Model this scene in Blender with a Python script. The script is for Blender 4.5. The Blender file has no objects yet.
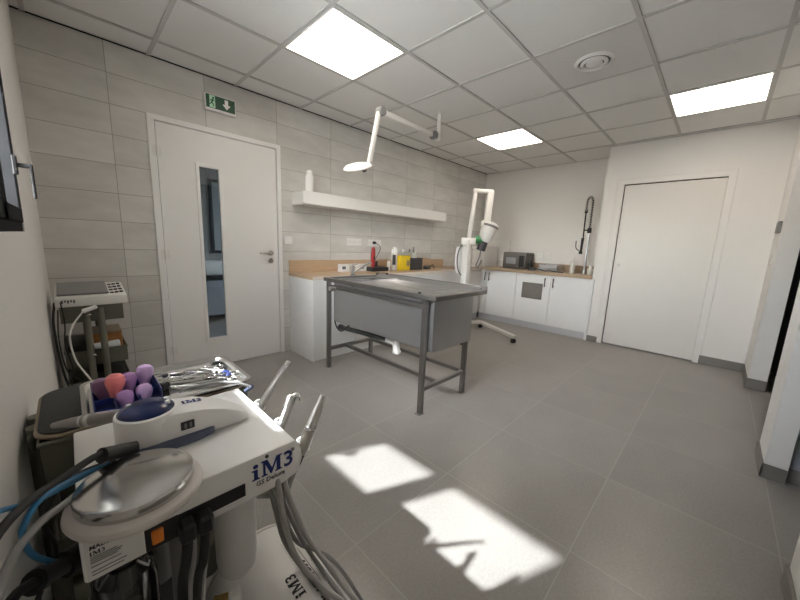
import bpy, bmesh, math, random
from mathutils import Vector, Matrix, Euler
random.seed(7)
S = bpy.context.scene
COL = S.collection
PI = math.pi

# ------------------------------------------------------------------ materials
def nt(name):
    m = bpy.data.materials.new(name); m.use_nodes = True
    t = m.node_tree; t.nodes.clear()
    return m, t, t.nodes.new('ShaderNodeOutputMaterial')
def mth(t, op, a, b=None, c=None):
    n = t.nodes.new('ShaderNodeMath'); n.operation = op
    for k, v in enumerate((a, b, c)):
        if v is None: continue
        if isinstance(v, (int, float)): n.inputs[k].default_value = v
        else: t.links.new(v, n.inputs[k])
    return n.outputs[0]
def mixc(t, f, a, b):
    n = t.nodes.new('ShaderNodeMix'); n.data_type = 'RGBA'
    for i, v in ((0, f), (6, a), (7, b)):
        if isinstance(v, (int, float)): n.inputs[i].default_value = v
        elif isinstance(v, tuple): n.inputs[i].default_value = (v[0], v[1], v[2], 1)
        else: t.links.new(v, n.inputs[i])
    return n.outputs[2]
def noise(t, vec, scale, detail=4, rough=.55):
    n = t.nodes.new('ShaderNodeTexNoise'); n.inputs['Scale'].default_value = scale
    n.inputs['Detail'].default_value = detail; n.inputs['Roughness'].default_value = rough
    if vec is not None: t.links.new(vec, n.inputs['Vector'])
    return n.outputs[0]
def pm(name, col, rough=.5, metal=0., var=.06, scale=30, bump=0., bscale=None, coat=0., trans=0., ior=1.45, rvar=.08, stretch=None):
    m, t, out = nt(name)
    p = t.nodes.new('ShaderNodeBsdfPrincipled')
    tc = t.nodes.new('ShaderNodeTexCoord')
    vec = tc.outputs['Object']
    if stretch:
        mp = t.nodes.new('ShaderNodeMapping'); mp.inputs['Scale'].default_value = stretch
        t.links.new(vec, mp.inputs['Vector']); vec = mp.outputs[0]
    nz = noise(t, vec, scale)
    a = tuple(min(1, c * (1 - var)) for c in col); b = tuple(min(1, c * (1 + var)) for c in col)
    t.links.new(mixc(t, nz, a, b), p.inputs['Base Color'])
    r = mth(t, 'MULTIPLY_ADD', nz, rvar, rough - rvar / 2)
    t.links.new(r, p.inputs['Roughness'])
    p.inputs['Metallic'].default_value = metal
    p.inputs['Coat Weight'].default_value = coat
    p.inputs['Transmission Weight'].default_value = trans
    p.inputs['IOR'].default_value = ior
    if bump:
        bn = t.nodes.new('ShaderNodeBump'); bn.inputs['Strength'].default_value = bump; bn.inputs['Distance'].default_value = .002
        t.links.new(noise(t, vec, bscale or scale * 4), bn.inputs['Height']); t.links.new(bn.outputs[0], p.inputs['Normal'])
    t.links.new(p.outputs[0], out.inputs[0])
    return m
def glass(name, tint=(1, 1, 1), ior=1.45, refl=1.0, rough=.0):
    m, t, out = nt(name)
    tr = t.nodes.new('ShaderNodeBsdfTransparent'); tr.inputs[0].default_value = (*tint, 1)
    g = t.nodes.new('ShaderNodeBsdfGlossy'); g.inputs['Roughness'].default_value = rough
    f = t.nodes.new('ShaderNodeFresnel'); f.inputs[0].default_value = ior
    mx = t.nodes.new('ShaderNodeMixShader')
    t.links.new(mth(t, 'MULTIPLY', f.outputs[0], refl), mx.inputs[0])
    t.links.new(tr.outputs[0], mx.inputs[1]); t.links.new(g.outputs[0], mx.inputs[2])
    t.links.new(mx.outputs[0], out.inputs[0])
    return m
def emit(name, col, st):
    m, t, out = nt(name)
    e = t.nodes.new('ShaderNodeEmission'); e.inputs[0].default_value = (*col, 1); e.inputs[1].default_value = st
    tc = t.nodes.new('ShaderNodeTexCoord')
    nz = noise(t, tc.outputs['Object'], 3)
    t.links.new(mth(t, 'MULTIPLY_ADD', nz, st * .1, st * .95), e.inputs[1])
    t.links.new(e.outputs[0], out.inputs[0])
    return m
def tile_mat(name, ax, px, ox, pz, oz, grout, gw, base, var, rough, nscale, stretch, spec=.5, speck=0.):
    """tiles on a grid: ax = the two object axes ('X','Z'); pitch / origin of each"""
    m, t, out = nt(name)
    p = t.nodes.new('ShaderNodeBsdfPrincipled')
    tc = t.nodes.new('ShaderNodeTexCoord'); sp = t.nodes.new('ShaderNodeSeparateXYZ')
    t.links.new(tc.outputs['Object'], sp.inputs[0])
    u = mth(t, 'DIVIDE', mth(t, 'SUBTRACT', sp.outputs[ax[0]], ox), px)
    v = mth(t, 'DIVIDE', mth(t, 'SUBTRACT', sp.outputs[ax[1]], oz), pz)
    def edge(w, pitch):
        fr = mth(t, 'FRACT', w)
        d = mth(t, 'MULTIPLY', mth(t, 'MINIMUM', fr, mth(t, 'SUBTRACT', 1., fr)), pitch)
        return mth(t, 'LESS_THAN', d, gw / 2)
    g = mth(t, 'MAXIMUM', edge(u, px), edge(v, pz))
    cb = t.nodes.new('ShaderNodeCombineXYZ')
    t.links.new(mth(t, 'FLOOR', u), cb.inputs[0]); t.links.new(mth(t, 'FLOOR', v), cb.inputs[1])
    wn = t.nodes.new('ShaderNodeTexWhiteNoise'); t.links.new(cb.outputs[0], wn.inputs['Vector'])
    ofs = t.nodes.new('ShaderNodeVectorMath'); ofs.operation = 'MULTIPLY_ADD'
    t.links.new(wn.outputs['Color'], ofs.inputs[0]); ofs.inputs[1].default_value = (7, 7, 7)
    mp = t.nodes.new('ShaderNodeMapping'); mp.inputs['Scale'].default_value = stretch
    t.links.new(tc.outputs['Object'], mp.inputs['Vector']); t.links.new(mp.outputs[0], ofs.inputs[2])
    n1 = noise(t, ofs.outputs[0], nscale, 6, .6)
    n2 = noise(t, tc.outputs['Object'], nscale * 45, 2, .6)
    val = mth(t, 'ADD', mth(t, 'MULTIPLY', mth(t, 'SUBTRACT', n1, .5), var * 3),
              mth(t, 'MULTIPLY', mth(t, 'SUBTRACT', wn.outputs['Value'], .5), var * .6))
    val = mth(t, 'ADD', val, mth(t, 'MULTIPLY', mth(t, 'SUBTRACT', n2, .5), speck))
    hsv = t.nodes.new('ShaderNodeHueSaturation'); hsv.inputs['Color'].default_value = (*base, 1)
    t.links.new(mth(t, 'ADD', 1., val), hsv.inputs['Value'])
    t.links.new(mixc(t, g, hsv.outputs[0], grout), p.inputs['Base Color'])
    t.links.new(mth(t, 'MULTIPLY_ADD', n1, .16, rough - .08), p.inputs['Roughness'])
    p.inputs['Specular IOR Level'].default_value = spec
    bn = t.nodes.new('ShaderNodeBump'); bn.inputs['Strength'].default_value = .25; bn.inputs['Distance'].default_value = .002
    t.links.new(mth(t, 'SUBTRACT', mth(t, 'MULTIPLY', n1, .3), g), bn.inputs['Height']); t.links.new(bn.outputs[0], p.inputs['Normal'])
    t.links.new(p.outputs[0], out.inputs[0])
    return m

M = {}
M['walltile'] = tile_mat('wall_tile', ('X', 'Z'), .6, .405, .2, 2.455 - 2.4, (.25, .24, .225), .0032, (.60, .585, .555), .17, .42, 2.6, (1.2, 1, 3.2), .4)
M['floortile'] = tile_mat('floor_tile', ('X', 'Y'), .6, .8, .6, -2.315 - 1.2, (.375, .355, .33), .004, (.285, .272, .253), .13, .32, 2.0, (1, 1.4, 1), .65, .40)
M['skirt'] = pm('skirting_tile', (.19, .18, .165), .45, var=.1, scale=8)
M['paint'] = pm('white_wall_paint', (.74, .725, .70), .6, var=.015, scale=3, bump=.08, bscale=300)
M['ceil'] = pm('ceiling_tile', (.80, .795, .78), .85, var=.02, scale=8, bump=.1, bscale=400)
M['tbar'] = pm('ceiling_grid_bar', (.55, .545, .53), .55, var=.02)  # the bars are white; their darker look is put into this grey
M['gap'] = pm('gap_shade_and_handle', (.008, .008, .008), .9)  # near-black colour for shade in gaps; also the black window handle
M['panel'] = emit('light_panel_glow', (1., .90, .79), 4.4)
M['whiteplastic'] = pm('white_plastic', (.80, .79, .77), .35, var=.02)
M['whitemetal'] = pm('white_enamel', (.78, .765, .73), .3, var=.02)
M['lacquer'] = pm('white_door_lacquer', (.84, .83, .81), .32, var=.01, scale=4)
M['cab'] = pm('white_cabinet_laminate', (.77, .77, .76), .35, var=.015, scale=5)
M['kick'] = pm('grey_plinth', (.55, .56, .58), .4)
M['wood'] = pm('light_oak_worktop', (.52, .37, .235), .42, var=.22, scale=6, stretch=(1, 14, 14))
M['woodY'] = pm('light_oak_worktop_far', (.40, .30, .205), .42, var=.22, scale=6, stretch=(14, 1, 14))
M['edge'] = pm('worktop_edge_glare', (.72, .66, .58), .35)  # bright reflection along the worktop front, put into the edge colour
M['steel'] = pm('brushed_stainless', (.58, .585, .60), .30, .93, var=.03, scale=5, rvar=.0)
M['steelframe'] = pm('frame_stainless', (.30, .29, .285), .36, 1., var=.10, scale=20, rvar=.12)
M['chrome'] = pm('polished_chrome', (.78, .78, .78), .12, 1., var=.03)
M['satin'] = pm('satin_steel', (.58, .57, .55), .3, 1., var=.04)
M['slidelac'] = pm('sliding_door_lacquer', (.70, .685, .65), .4, var=.01, scale=4)
M['hpgrey'] = pm('grey_handpiece', (.27, .255, .24), .4, var=.04)
M['lid'] = pm('spun_steel_lid', (.60, .59, .57), .15, 1., var=.04, scale=40, rvar=.05)
M['black'] = pm('black_plastic', (.018, .018, .02), .45, var=.2)
M['blackgloss'] = pm('black_gloss', (.012, .012, .014), .15)
M['rubber'] = pm('black_rubber', (.02, .02, .02), .6, var=.2)
M['alu'] = pm('anthracite_aluminium', (.03, .031, .033), .8, 0, var=.1)
M['olive'] = pm('olive_grey_steel', (.125, .125, .095), .5, var=.06)
M['tan'] = pm('tan_rim', (.28, .22, .15), .5, var=.1)
M['charcoal'] = pm('charcoal_mat', (.035, .035, .035), .65, var=.15)
M['unitwhite'] = pm('unit_white_shell', (.83, .82, .80), .32, var=.006, scale=4, rvar=.0)
M['beige'] = pm('unit_flange', (.62, .58, .55), .4, var=.02)
M['navy'] = pm('navy_gloss', (.012, .022, .10), .22, var=.1)
M['bluerack'] = pm('blue_rack_plastic', (.02, .04, .19), .3, var=.15)
M['greyblue'] = pm('slate_blue_base', (.10, .12, .19), .35)
M['purple'] = pm('purple_silicone', (.42, .24, .52), .4, var=.15, scale=60)
M['lilac'] = pm('lilac_silicone', (.60, .42, .72), .4, var=.15, scale=60)
M['plum'] = pm('plum_silicone', (.25, .13, .24), .4, var=.15, scale=60)
M['pink'] = pm('salmon_pink_silicone', (.85, .24, .24), .38, var=.06, scale=50)
M['hose'] = pm('grey_hose', (.25, .245, .24), .45, var=.08)
M['hosel'] = pm('light_grey_hose', (.42, .41, .395), .45, var=.08)
M['bluetube'] = pm('blue_air_tube', (.03, .16, .32), .3, var=.08)
M['white_cable'] = pm('white_cable', (.70, .69, .66), .45)
M['orange'] = pm('orange_rocker', (.75, .22, .03), .3)
M['inkblue'] = pm('dark_blue_ink', (.012, .03, .18), .4)
M['ink'] = pm('black_ink', (.02, .02, .025), .5)
M['greyink'] = pm('grey_ink', (.10, .10, .11), .5)
M['label'] = pm('label_white', (.72, .71, .68), .5, var=.02)
M['green'] = pm('exit_sign_green', (.01, .085, .035), .4)
M['palegreen'] = pm('exit_sign_pictogram', (.50, .80, .58), .4)
M['white'] = pm('plain_white', (.82, .82, .80), .45)
M['yellow'] = pm('yellow_plastic', (.72, .52, .02), .35, var=.05)
M['translucent'] = pm('milky_plastic', (.62, .62, .58), .3, var=.05, trans=.35)
M['bottle'] = pm('translucent_bottle', (.74, .74, .72), .35, var=.02, trans=.10)
M['clear'] = glass('clear_plastic', (.80, .82, .83), 1.4, 1.6, .05)
M['red'] = pm('red_plastic', (.34, .02, .02), .3)
M['darkgrey'] = pm('dark_grey_plastic', (.045, .047, .05), .4)
M['midgrey'] = pm('mid_grey_plastic', (.20, .20, .20), .42)
M['oven'] = pm('grey_appliance', (.14, .13, .12), .35, .4)
M['screen'] = pm('grey_screen', (.30, .32, .33), .1)
M['ventpanel'] = pm('taupe_panel', (.20, .185, .165), .4, .3)
M['greenplastic'] = pm('green_plastic', (.05, .22, .09), .35)
M['brown'] = pm('brown_box_print', (.36, .16, .05), .5, var=.7, scale=60)
M['brass'] = pm('brass_fitting', (.55, .38, .14), .28, 1.)
M['papergrey'] = pm('roll_paper', (.62, .66, .68), .7)
for k_, an_ in (('lid', .55),):
    nn = M[k_].node_tree.nodes; pb = [n for n in nn if n.type == 'BSDF_PRINCIPLED'][0]
    pb.inputs['Anisotropic'].default_value = an_
    if k_ == 'lid':
        tg_ = nn.new('ShaderNodeTangent'); tg_.direction_type = 'RADIAL'; tg_.axis = 'Z'; M[k_].node_tree.links.new(tg_.outputs[0], pb.inputs['Tangent'])
[n for n in M['alu'].node_tree.nodes if n.type == 'BSDF_PRINCIPLED'][0].inputs['Specular IOR Level'].default_value = .05
M['winglass'] = glass('window_glass', (.97, .98, .98), 1.45, .8)
M['doorglass'] = glass('door_glass', (.62, .66, .68), 1.5, 1.6)
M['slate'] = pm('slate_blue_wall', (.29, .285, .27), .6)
M['outside'] = pm('pale_bounce_ground', (.42, .41, .39), .9, var=.15, scale=2)  # for the unseen ground that bounces daylight indoors
M['dim'] = pm('corridor_shade_and_cabinet', (.35, .37, .40), .7)  # shade on the corridor wall painted as bluish grey; also the basin cabinet
M['darkdim'] = pm('unlit_store_dark', (.05, .05, .05), .8)  # near-black colour stands in for the lack of light in the back rooms

# ------------------------------------------------------------------ mesh builder
def frame_z(d):
    d = Vector(d).normalized()
    return d.to_track_quat('Z', 'Y').to_matrix().to_4x4()
class MB:
    def __init__(s): s.bm = bmesh.new()
    def _merge(s, tmp, mtx=None):
        if mtx is not None: bmesh.ops.transform(tmp, matrix=mtx, verts=tmp.verts)
        me = bpy.data.meshes.new('tmp'); tmp.to_mesh(me); tmp.free()
        s.bm.from_mesh(me); bpy.data.meshes.remove(me); return s
    def box(s, x0, x1, y0, y1, z0, z1, bev=0., seg=2, mtx=None):
        t = bmesh.new(); bmesh.ops.create_cube(t, size=1)
        lo = (min(x0, x1), min(y0, y1), min(z0, z1)); hi = (max(x0, x1), max(y0, y1), max(z0, z1))
        for v in t.verts:
            v.co = Vector([lo[k] + (v.co[k] + .5) * (hi[k] - lo[k]) for k in range(3)])
        if bev > 0:
            bev = min(bev, .45 * min(hi[k] - lo[k] for k in range(3)))
            if bev <= .006: seg = 1
            bmesh.ops.bevel(t, geom=list(t.edges), offset=bev, segments=seg, affect='EDGES', profile=.5)
        return s._merge(t, mtx)
    def rbox(s, c, size, rot=(0, 0, 0), bev=0., seg=2):
        h = [k / 2 for k in size]
        return s.box(-h[0], h[0], -h[1], h[1], -h[2], h[2], bev, seg, Matrix.Translation(c) @ Euler(rot).to_matrix().to_4x4())
    def bar(s, p0, p1, w, h, bev=0.002, up=(0, 0, 1)):
        """a square bar from p0 to p1, w across, h along up"""
        p0, p1 = Vector(p0), Vector(p1); d = (p1 - p0); L = d.length; z = d.normalized()
        x = Vector(up).cross(z)
        if x.length < 1e-4: x = Vector((1, 0, 0)).cross(z)
        x.normalize(); y = z.cross(x)
        m = Matrix((x, y, z)).transposed().to_4x4(); m.translation = (p0 + p1) / 2
        return s.box(-w / 2, w / 2, -h / 2, h / 2, -L / 2, L / 2, bev, 2, m)
    def cyl(s, p0, p1, r0, r1=None, seg=24, bev=0.):
        r1 = r0 if r1 is None else r1
        p0, p1 = Vector(p0), Vector(p1); L = (p1 - p0).length
        prof = [(0, 0), (r0, 0), (r1, L), (0, L)]
        if bev: prof = [(0, 0), (r0 - bev, 0), (r0, bev), (r1, L - bev), (r1 - bev, L), (0, L)]
        m = frame_z(p1 - p0); m.translation = p0
        return s.lathe(prof, mtx=m, seg=seg)
    def lathe(s, prof, c=(0, 0, 0), mtx=None, seg=32, sx=1., sy=1.):
        t = bmesh.new(); rings = []
        for r, z in prof:
            if r < 1e-6: rings.append([t.verts.new((0, 0, z))])
            else: rings.append([t.verts.new((r * sx * math.cos(2 * PI * k / seg), r * sy * math.sin(2 * PI * k / seg), z)) for k in range(seg)])
        for a, b in zip(rings, rings[1:]):
            for k in range(seg):
                k2 = (k + 1) % seg
                if len(a) == 1 and len(b) == 1: break
                if len(a) == 1: f = (a[0], b[k2], b[k])
                elif len(b) == 1: f = (a[k], a[k2], b[0])
                else: f = (a[k], a[k2], b[k2], b[k])
                try: t.faces.new(f)
                except ValueError: pass
        bmesh.ops.recalc_face_normals(t, faces=t.faces)
        return s._merge(t, mtx if mtx is not None else Matrix.Translation(c))
    def tube(s, pts, r, seg=14, sub=6, taper=None):
        P = [Vector(p) for p in pts]
        if len(P) > 2 and sub > 1:
            Q = []
            for i in range(len(P) - 1):
                a = P[i - 1] if i else P[0] * 2 - P[1]
                b, c = P[i], P[i + 1]
                d = P[i + 2] if i + 2 < len(P) else P[-1] * 2 - P[-2]
                for k in range(sub):
                    x = k / sub
                    Q.append(.5 * ((2 * b) + (c - a) * x + (2 * a - 5 * b + 4 * c - d) * x * x + (3 * b - a - 3 * c + d) * x ** 3))
            Q.append(P[-1]); P = Q
        t = bmesh.new(); rings = []; n = len(P)
        ref = None
        for i, p in enumerate(P):
            d = (P[min(i + 1, n - 1)] - P[max(i - 1, 0)]).normalized()
            if ref is None:
                ref = d.orthogonal().normalized()
            ref = (ref - d * ref.dot(d)).normalized()
            q = d.cross(ref)
            rr = r if taper is None else taper(i / (n - 1))
            rings.append([t.verts.new(p + rr * (ref * math.cos(2 * PI * k / seg) + q * math.sin(2 * PI * k / seg))) for k in range(seg)])
        for a, b in zip(rings, rings[1:]):
            for k in range(seg): t.faces.new((a[k], a[(k + 1) % seg], b[(k + 1) % seg], b[k]))
        t.faces.new(rings[0][::-1]); t.faces.new(rings[-1])
        bmesh.ops.recalc_face_normals(t, faces=t.faces)
        return s._merge(t)
    def prism(s, poly, depth, mtx=None, bev=0.):
        """poly in local XY, extruded along +Z by depth"""
        t = bmesh.new()
        vs = [t.verts.new((x, y, 0)) for x, y in poly]
        f = t.faces.new(vs)
        r = bmesh.ops.extrude_face_region(t, geom=[f])
        bmesh.ops.translate(t, verts=[v for v in r['geom'] if isinstance(v, bmesh.types.BMVert)], vec=(0, 0, depth))
        bmesh.ops.recalc_face_normals(t, faces=t.faces)
        if bev: bmesh.ops.bevel(t, geom=list(t.edges), offset=bev, segments=2, affect='EDGES', profile=.5)
        return s._merge(t, mtx)
    def text(s, body, size, mtx, bold=0., shear=0., depth=.0006, align='LEFT'):
        c = bpy.data.curves.new('t', 'FONT'); c.body = body; c.size = size; c.offset = bold; c.shear = shear
        c.extrude = depth; c.align_x = align; c.resolution_u = 4
        o = bpy.data.objects.new('t', c); COL.objects.link(o)
        dg = bpy.context.evaluated_depsgraph_get()
        me = bpy.data.meshes.new_from_object(o.evaluated_get(dg))
        me.transform(mtx); s.bm.from_mesh(me)
        bpy.data.meshes.remove(me); bpy.data.objects.remove(o); bpy.data.curves.remove(c)
        return s
def logo(mb, size, mtx, depth=.0006):
    def pp(pts, dx): mb.prism([((a + dx) * size, b * size) for a, b in pts], depth, mtx)
    pp([(0, 0), (.44, 0), (.44, .08), (.33, .10), (.33, .66), (0, .66), (0, .58), (.11, .56), (.11, .10), (0, .08)], 0)
    pp([(.22 + .15 * math.cos(k * PI / 8), .86 + .13 * math.sin(k * PI / 8)) for k in range(16)], 0)
    pp([(0, 0), (.36, 0), (.36, .07), (.24, .10), (.24, .74), (.54, 0), (.62, 0), (.92, .74), (.92, .10), (.82, .07), (.82, 0), (1.26, 0), (1.26, .07), (1.15, .10),
        (1.15, .90), (1.26, .93), (1.26, 1), (.92, 1), (.64, .34), (.36, 1), (0, 1), (0, .93), (.11, .90), (.11, .10), (0, .07)], .54)
    mb.text('3', size * 1.40, mtx @ Matrix.Translation((1.86 * size, 0, 0)), size * .022, 0, depth / 2)
    return mb
def wpos(o):
    v = Vector((0, 0, 0))
    while o is not None: v = v + o.location; o = o.parent
    return v
def obj(name, mb, mat, parent=None, angle=29, kind=None):
    me = bpy.data.meshes.new(name)
    if parent is not None:
        bmesh.ops.translate(mb.bm, verts=mb.bm.verts, vec=-wpos(parent))
    mb.bm.to_mesh(me); mb.bm.free()
    me.materials.append(M[mat] if isinstance(mat, str) else mat)
    me.shade_smooth(); me.set_sharp_from_angle(angle=math.radians(angle))
    o = bpy.data.objects.new(name, me); COL.objects.link(o)
    if parent is not None: o.parent = parent
    if kind: o['kind'] = kind
    return o
def thing(name, label, cat, loc=(0, 0, 0), group=None):
    o = bpy.data.objects.new(name, None); o.empty_display_size = .05; COL.objects.link(o); o.location = loc
    o['label'] = label; o['category'] = cat
    if group: o['group'] = group
    return o
def single(name, mb, mat, label, cat, loc=(0, 0, 0), group=None, angle=29):
    """a thing that is one mesh, origin moved to loc"""
    bmesh.ops.translate(mb.bm, verts=mb.bm.verts, vec=-Vector(loc))
    o = obj(name, mb, mat, None, angle); o.location = loc
    o['label'] = label; o['category'] = cat
    if group: o['group'] = group
    return o
def dup(root, loc, label, group=None):
    r = root.copy(); COL.objects.link(r); r.location = loc; r['label'] = label
    if group: r['group'] = group
    for ch in list(root.children):
        c = ch.copy(); COL.objects.link(c); c.parent = r
        for g in list(ch.children):
            d = g.copy(); COL.objects.link(d); d.parent = c
    return r
def struct(name, mb, mat, parent=None):
    return obj(name, mb, mat, parent, kind=None if parent else 'structure')
def sroot(name, loc):
    o = bpy.data.objects.new(name, None); COL.objects.link(o); o.location = loc; o['kind'] = 'structure'; return o

H = 2.455
# ------------------------------------------------------------------ room shell
struct('floor', MB().box(0, 5.65, -5.2, 0, -.08, 0), 'floortile')
struct('ceiling', MB().box(0, 5.65, -3.62, .0, H + .004, H + .1), 'ceil')
# window wall, X = 0 : opening Y -1.257..-2.44, Z 1.18..2.03
WY0, WY1, WZ0, WZ1 = -1.257, -2.452, 1.165, 2.03
w = MB()
w.box(-.3, 0, WY0, .2, -.1, H + .1); w.box(-.3, 0, -3.7, WY1, -.1, H + .1)
w.box(-.3, 0, WY1, WY0, -.1, WZ0); w.box(-.3, 0, WY1, WY0, WZ1, H + .1)
struct('wall_left', w, 'paint')
# tiled wall, Y = 0 : door opening
DX0, DX1, DZ = .615, 1.622, 2.05
w = MB(); w.box(0, DX0, 0, .12, 0, H + .1); w.box(DX1, 5.65, 0, .12, 0, H + .1); w.box(DX0, DX1, 0, .12, DZ, H + .1)
struct('wall_tiled', w, 'walltile')
struct('ceiling_shade_strip', MB().box(0, 5.45, -.004, .0, H - .005, H + .003), 'gap')  # dark strip painted in for the shadow line under the ceiling
struct('wall_far', MB().box(5.45, 5.65, -2.0, 0, 0, H + .1), 'paint')
# sliding door wall X = 4.92, pocket opening
SY0, SY1, SZ = -2.19, -3.13, 1.995
w = MB(); w.box(4.92, 5.65, -2.0, SY0, 0, H + .1); w.box(4.92, 5.05, SY1, -3.6, 0, H + .1); w.box(4.92, 5.05, SY1, SY0, SZ, H + .1)
w.box(5.0, 5.05, SY1, SY0, 0, SZ)
struct('wall_sliding_door', w, 'paint')
w = MB()
w.box(4.37, 5.05, -3.5, -3.62, 0, H + .1)
w.box(2.66, 2.95, -3.5, -3.585, 0, H + .1)
w.box(0, 1.83, -3.512, -3.62, 0, H + .1)
w.box(1.83, 2.66, -3.512, -3.62, 2.1, H + .1); w.box(2.95, 4.37, -3.5, -3.62, 2.12, H + .1)
struct('wall_right', w, 'paint')
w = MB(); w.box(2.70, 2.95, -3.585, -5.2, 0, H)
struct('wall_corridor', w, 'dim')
w = MB(); w.box(0, 5.65, -5.2, -5.3, 0, H); w.box(5.05, 5.65, -3.62, -5.2, 0, H); w.box(-.1, 0, -3.62, -5.2, 0, H)
w.box(0, 5.65, -3.62, -5.2, H, H + .1)
struct('wall_back_rooms', w, 'darkdim')
# baseboards
B = MB(); B.box(4.91, 4.92, -3.15, -3.5, 0, .095, .002); struct('baseboard_sliding', B, 'skirt')
B = MB(); B.box(4.37, 4.92, -3.49, -3.5, 0, .095, .002); B.box(4.36, 4.37, -3.49, -3.62, 0, .095, .002)
B.box(2.65, 2.66, -3.49, -3.585, 0, .08, .002); B.box(2.65, 2.95, -3.49, -3.5, 0, .08, .002); B.box(2.69, 2.70, -3.585, -5.2, 0, .08)
B.box(0, 1.84, -3.502, -3.512, 0, .085, .002); B.box(1.83, 1.84, -3.512, -3.62, 0, .085); struct('baseboard_right', B, 'skirt')
B = MB(); B.box(4.88, 4.92, -2.035, -2.15, 0, .07, .002); struct('baseboard_return', B, 'skirt')
# ceiling grid (600 mm) : one mesh of bars
GX, GY = 1.25, -.86
g = MB()
i = -2
while GX + .6 * i < 5.45:
    x = GX + .6 * i
    if x > 0: g.box(x - .012, x + .012, 0, -3.5, H - .003, H + .003)
    i += 1
for j in range(-1, 5):
    y = GY - .6 * j
    g.box(0, 5.45, y - .012, y + .012, H - .0035, H + .0025)
g.box(5.43, 5.45, -.0, -2.0, H - .003, H + .003); g.box(4.90, 4.92, -2.0, -3.5, H - .003, H + .003); g.box(0, 4.92, -3.48, -3.5, H - .003, H + .003)
struct('trim_2', g, 'tbar')

# ------------------------------------------------------------------ ceiling lights, diffuser
def light_panel(i, j, label):
    x0, y0 = GX + .6 * i, GY - .6 * j
    t = thing('ceiling_light', label, 'ceiling light', (x0 + .3, y0 - .3, H), 'square light panels in the ceiling grid')
    f = MB(); a, b = .014, .022
    f.box(x0 + a, x0 + .6 - a, y0 - a, y0 - b, H - .006, H + .002); f.box(x0 + a, x0 + .6 - a, y0 - .6 + b, y0 - .6 + a, H - .006, H + .002)
    f.box(x0 + a, x0 + b, y0 - b, y0 - .6 + b, H - .006, H + .002); f.box(x0 + .6 - b, x0 + .6 - a, y0 - b, y0 - .6 + b, H - .006, H + .002)
    obj('frame', f, 'white', t)
    obj('diffuser', MB().box(x0 + b, x0 + .6 - b, y0 - .6 + b, y0 - b, H - .004, H + .001), 'panel', t)
    return t
light_panel(0, 0, 'lit square ceiling panel, the large one above the tiled wall door')
light_panel(4, 0, 'lit square ceiling panel farthest away, beyond the surgical lamp arm')
light_panel(4, 3, 'lit square ceiling panel over the floor in front of the sliding door')
dx, dy = 2.75, -2.36
t = thing('air_diffuser', 'round ceiling air vent with concentric rings in a grey ceiling tile', 'air vent', (dx, dy, H))
obj('mounting_tile', MB().box(GX + 1.213, GX + 1.787, GY - 1.787, GY - 1.213, H - .002, H + .003), pm('vent_tile', (.68, .675, .66), .4, var=.03), t)
obj('outer_ring', MB().lathe([(.096, -.002), (.118, -.002), (.120, -.005), (.112, -.014), (.103, -.018), (.097, -.014), (.096, -.002)], (dx, dy, H), seg=48), 'whiteplastic', t)
obj('throat_shade', MB().lathe([(0, -.0035), (.097, -.0035), (.097, -.002), (0, -.002)], (dx, dy, H), seg=40), 'darkgrey', t)  # flat dark disc paints the shade seen between the rings
obj('middle_ring', MB().lathe([(.064, -.006), (.082, -.010), (.084, -.014), (.078, -.022), (.068, -.026), (.062, -.022), (.060, -.012), (.064, -.006)], (dx, dy, H), seg=48), 'whiteplastic', t)
obj('centre_disc', MB().lathe([(0, -.024), (.036, -.024), (.050, -.020), (.052, -.016), (.04, -.010), (0, -.010)], (dx, dy, H), seg=40), 'whiteplastic', t)
obj('stem', MB().cyl((dx, dy, H - .012), (dx, dy, H), .012), 'whiteplastic', t)

# ------------------------------------------------------------------ window
wn = sroot('window_1', (0, (WY0 + WY1) / 2, WZ0))
f = MB(); fw = .045
x0, x1 = -.075, -.003
f.box(x0, x1, WY1, WY0, WZ0, WZ0 + fw, .003); f.box(x0, x1, WY1, WY0, WZ1 - fw, WZ1, .003)
f.box(x0, x1, WY0, WY0 - fw, WZ0, WZ1, .003); f.box(x0, x1, WY1, WY1 + fw, WZ0, WZ1, .003)
obj('window_frame', f, 'alu', wn)
mid = -1.79
def sash(ya, yb):
    s = MB(); q = .052; xa, xb = -.065, .004
    za, zb = WZ0 + .032, WZ1 - .032
    s.box(xa, xb, yb, ya, za, za + q, .004); s.box(xa, xb, yb, ya, zb - q, zb, .004)
    s.box(xa, xb, ya - q, ya, za, zb, .004); s.box(xa, xb, yb, yb + q, za, zb, .004)
    o = obj('sash', s, 'alu', wn)
    obj('pane', MB().box(-.036, -.030, yb + q - .005, ya - q + .005, za + q - .005, zb - q + .005), 'winglass', o)
    return o
s1 = sash(WY0 - .034, mid + .003); s2 = sash(mid - .003, WY1 + .034)
hb = MB(); hy, hz = -1.41, 1.39
hb.box(.004, .016, hy - .016, hy + .016, hz - .032, hz + .030, .003)
hb.cyl((.013, hy, hz), (.045, hy, hz), .0075)
hb.rbox((.047, hy, hz - .050), (.009, .016, .118), (0, 0, 0), .003)
obj('handle', hb, 'gap', s1)
struct('ground', MB().box(-14, -.3, -14, 10, -.3, -.15), 'outside')  # unseen ground outside, added to bounce daylight onto the ceiling

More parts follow.
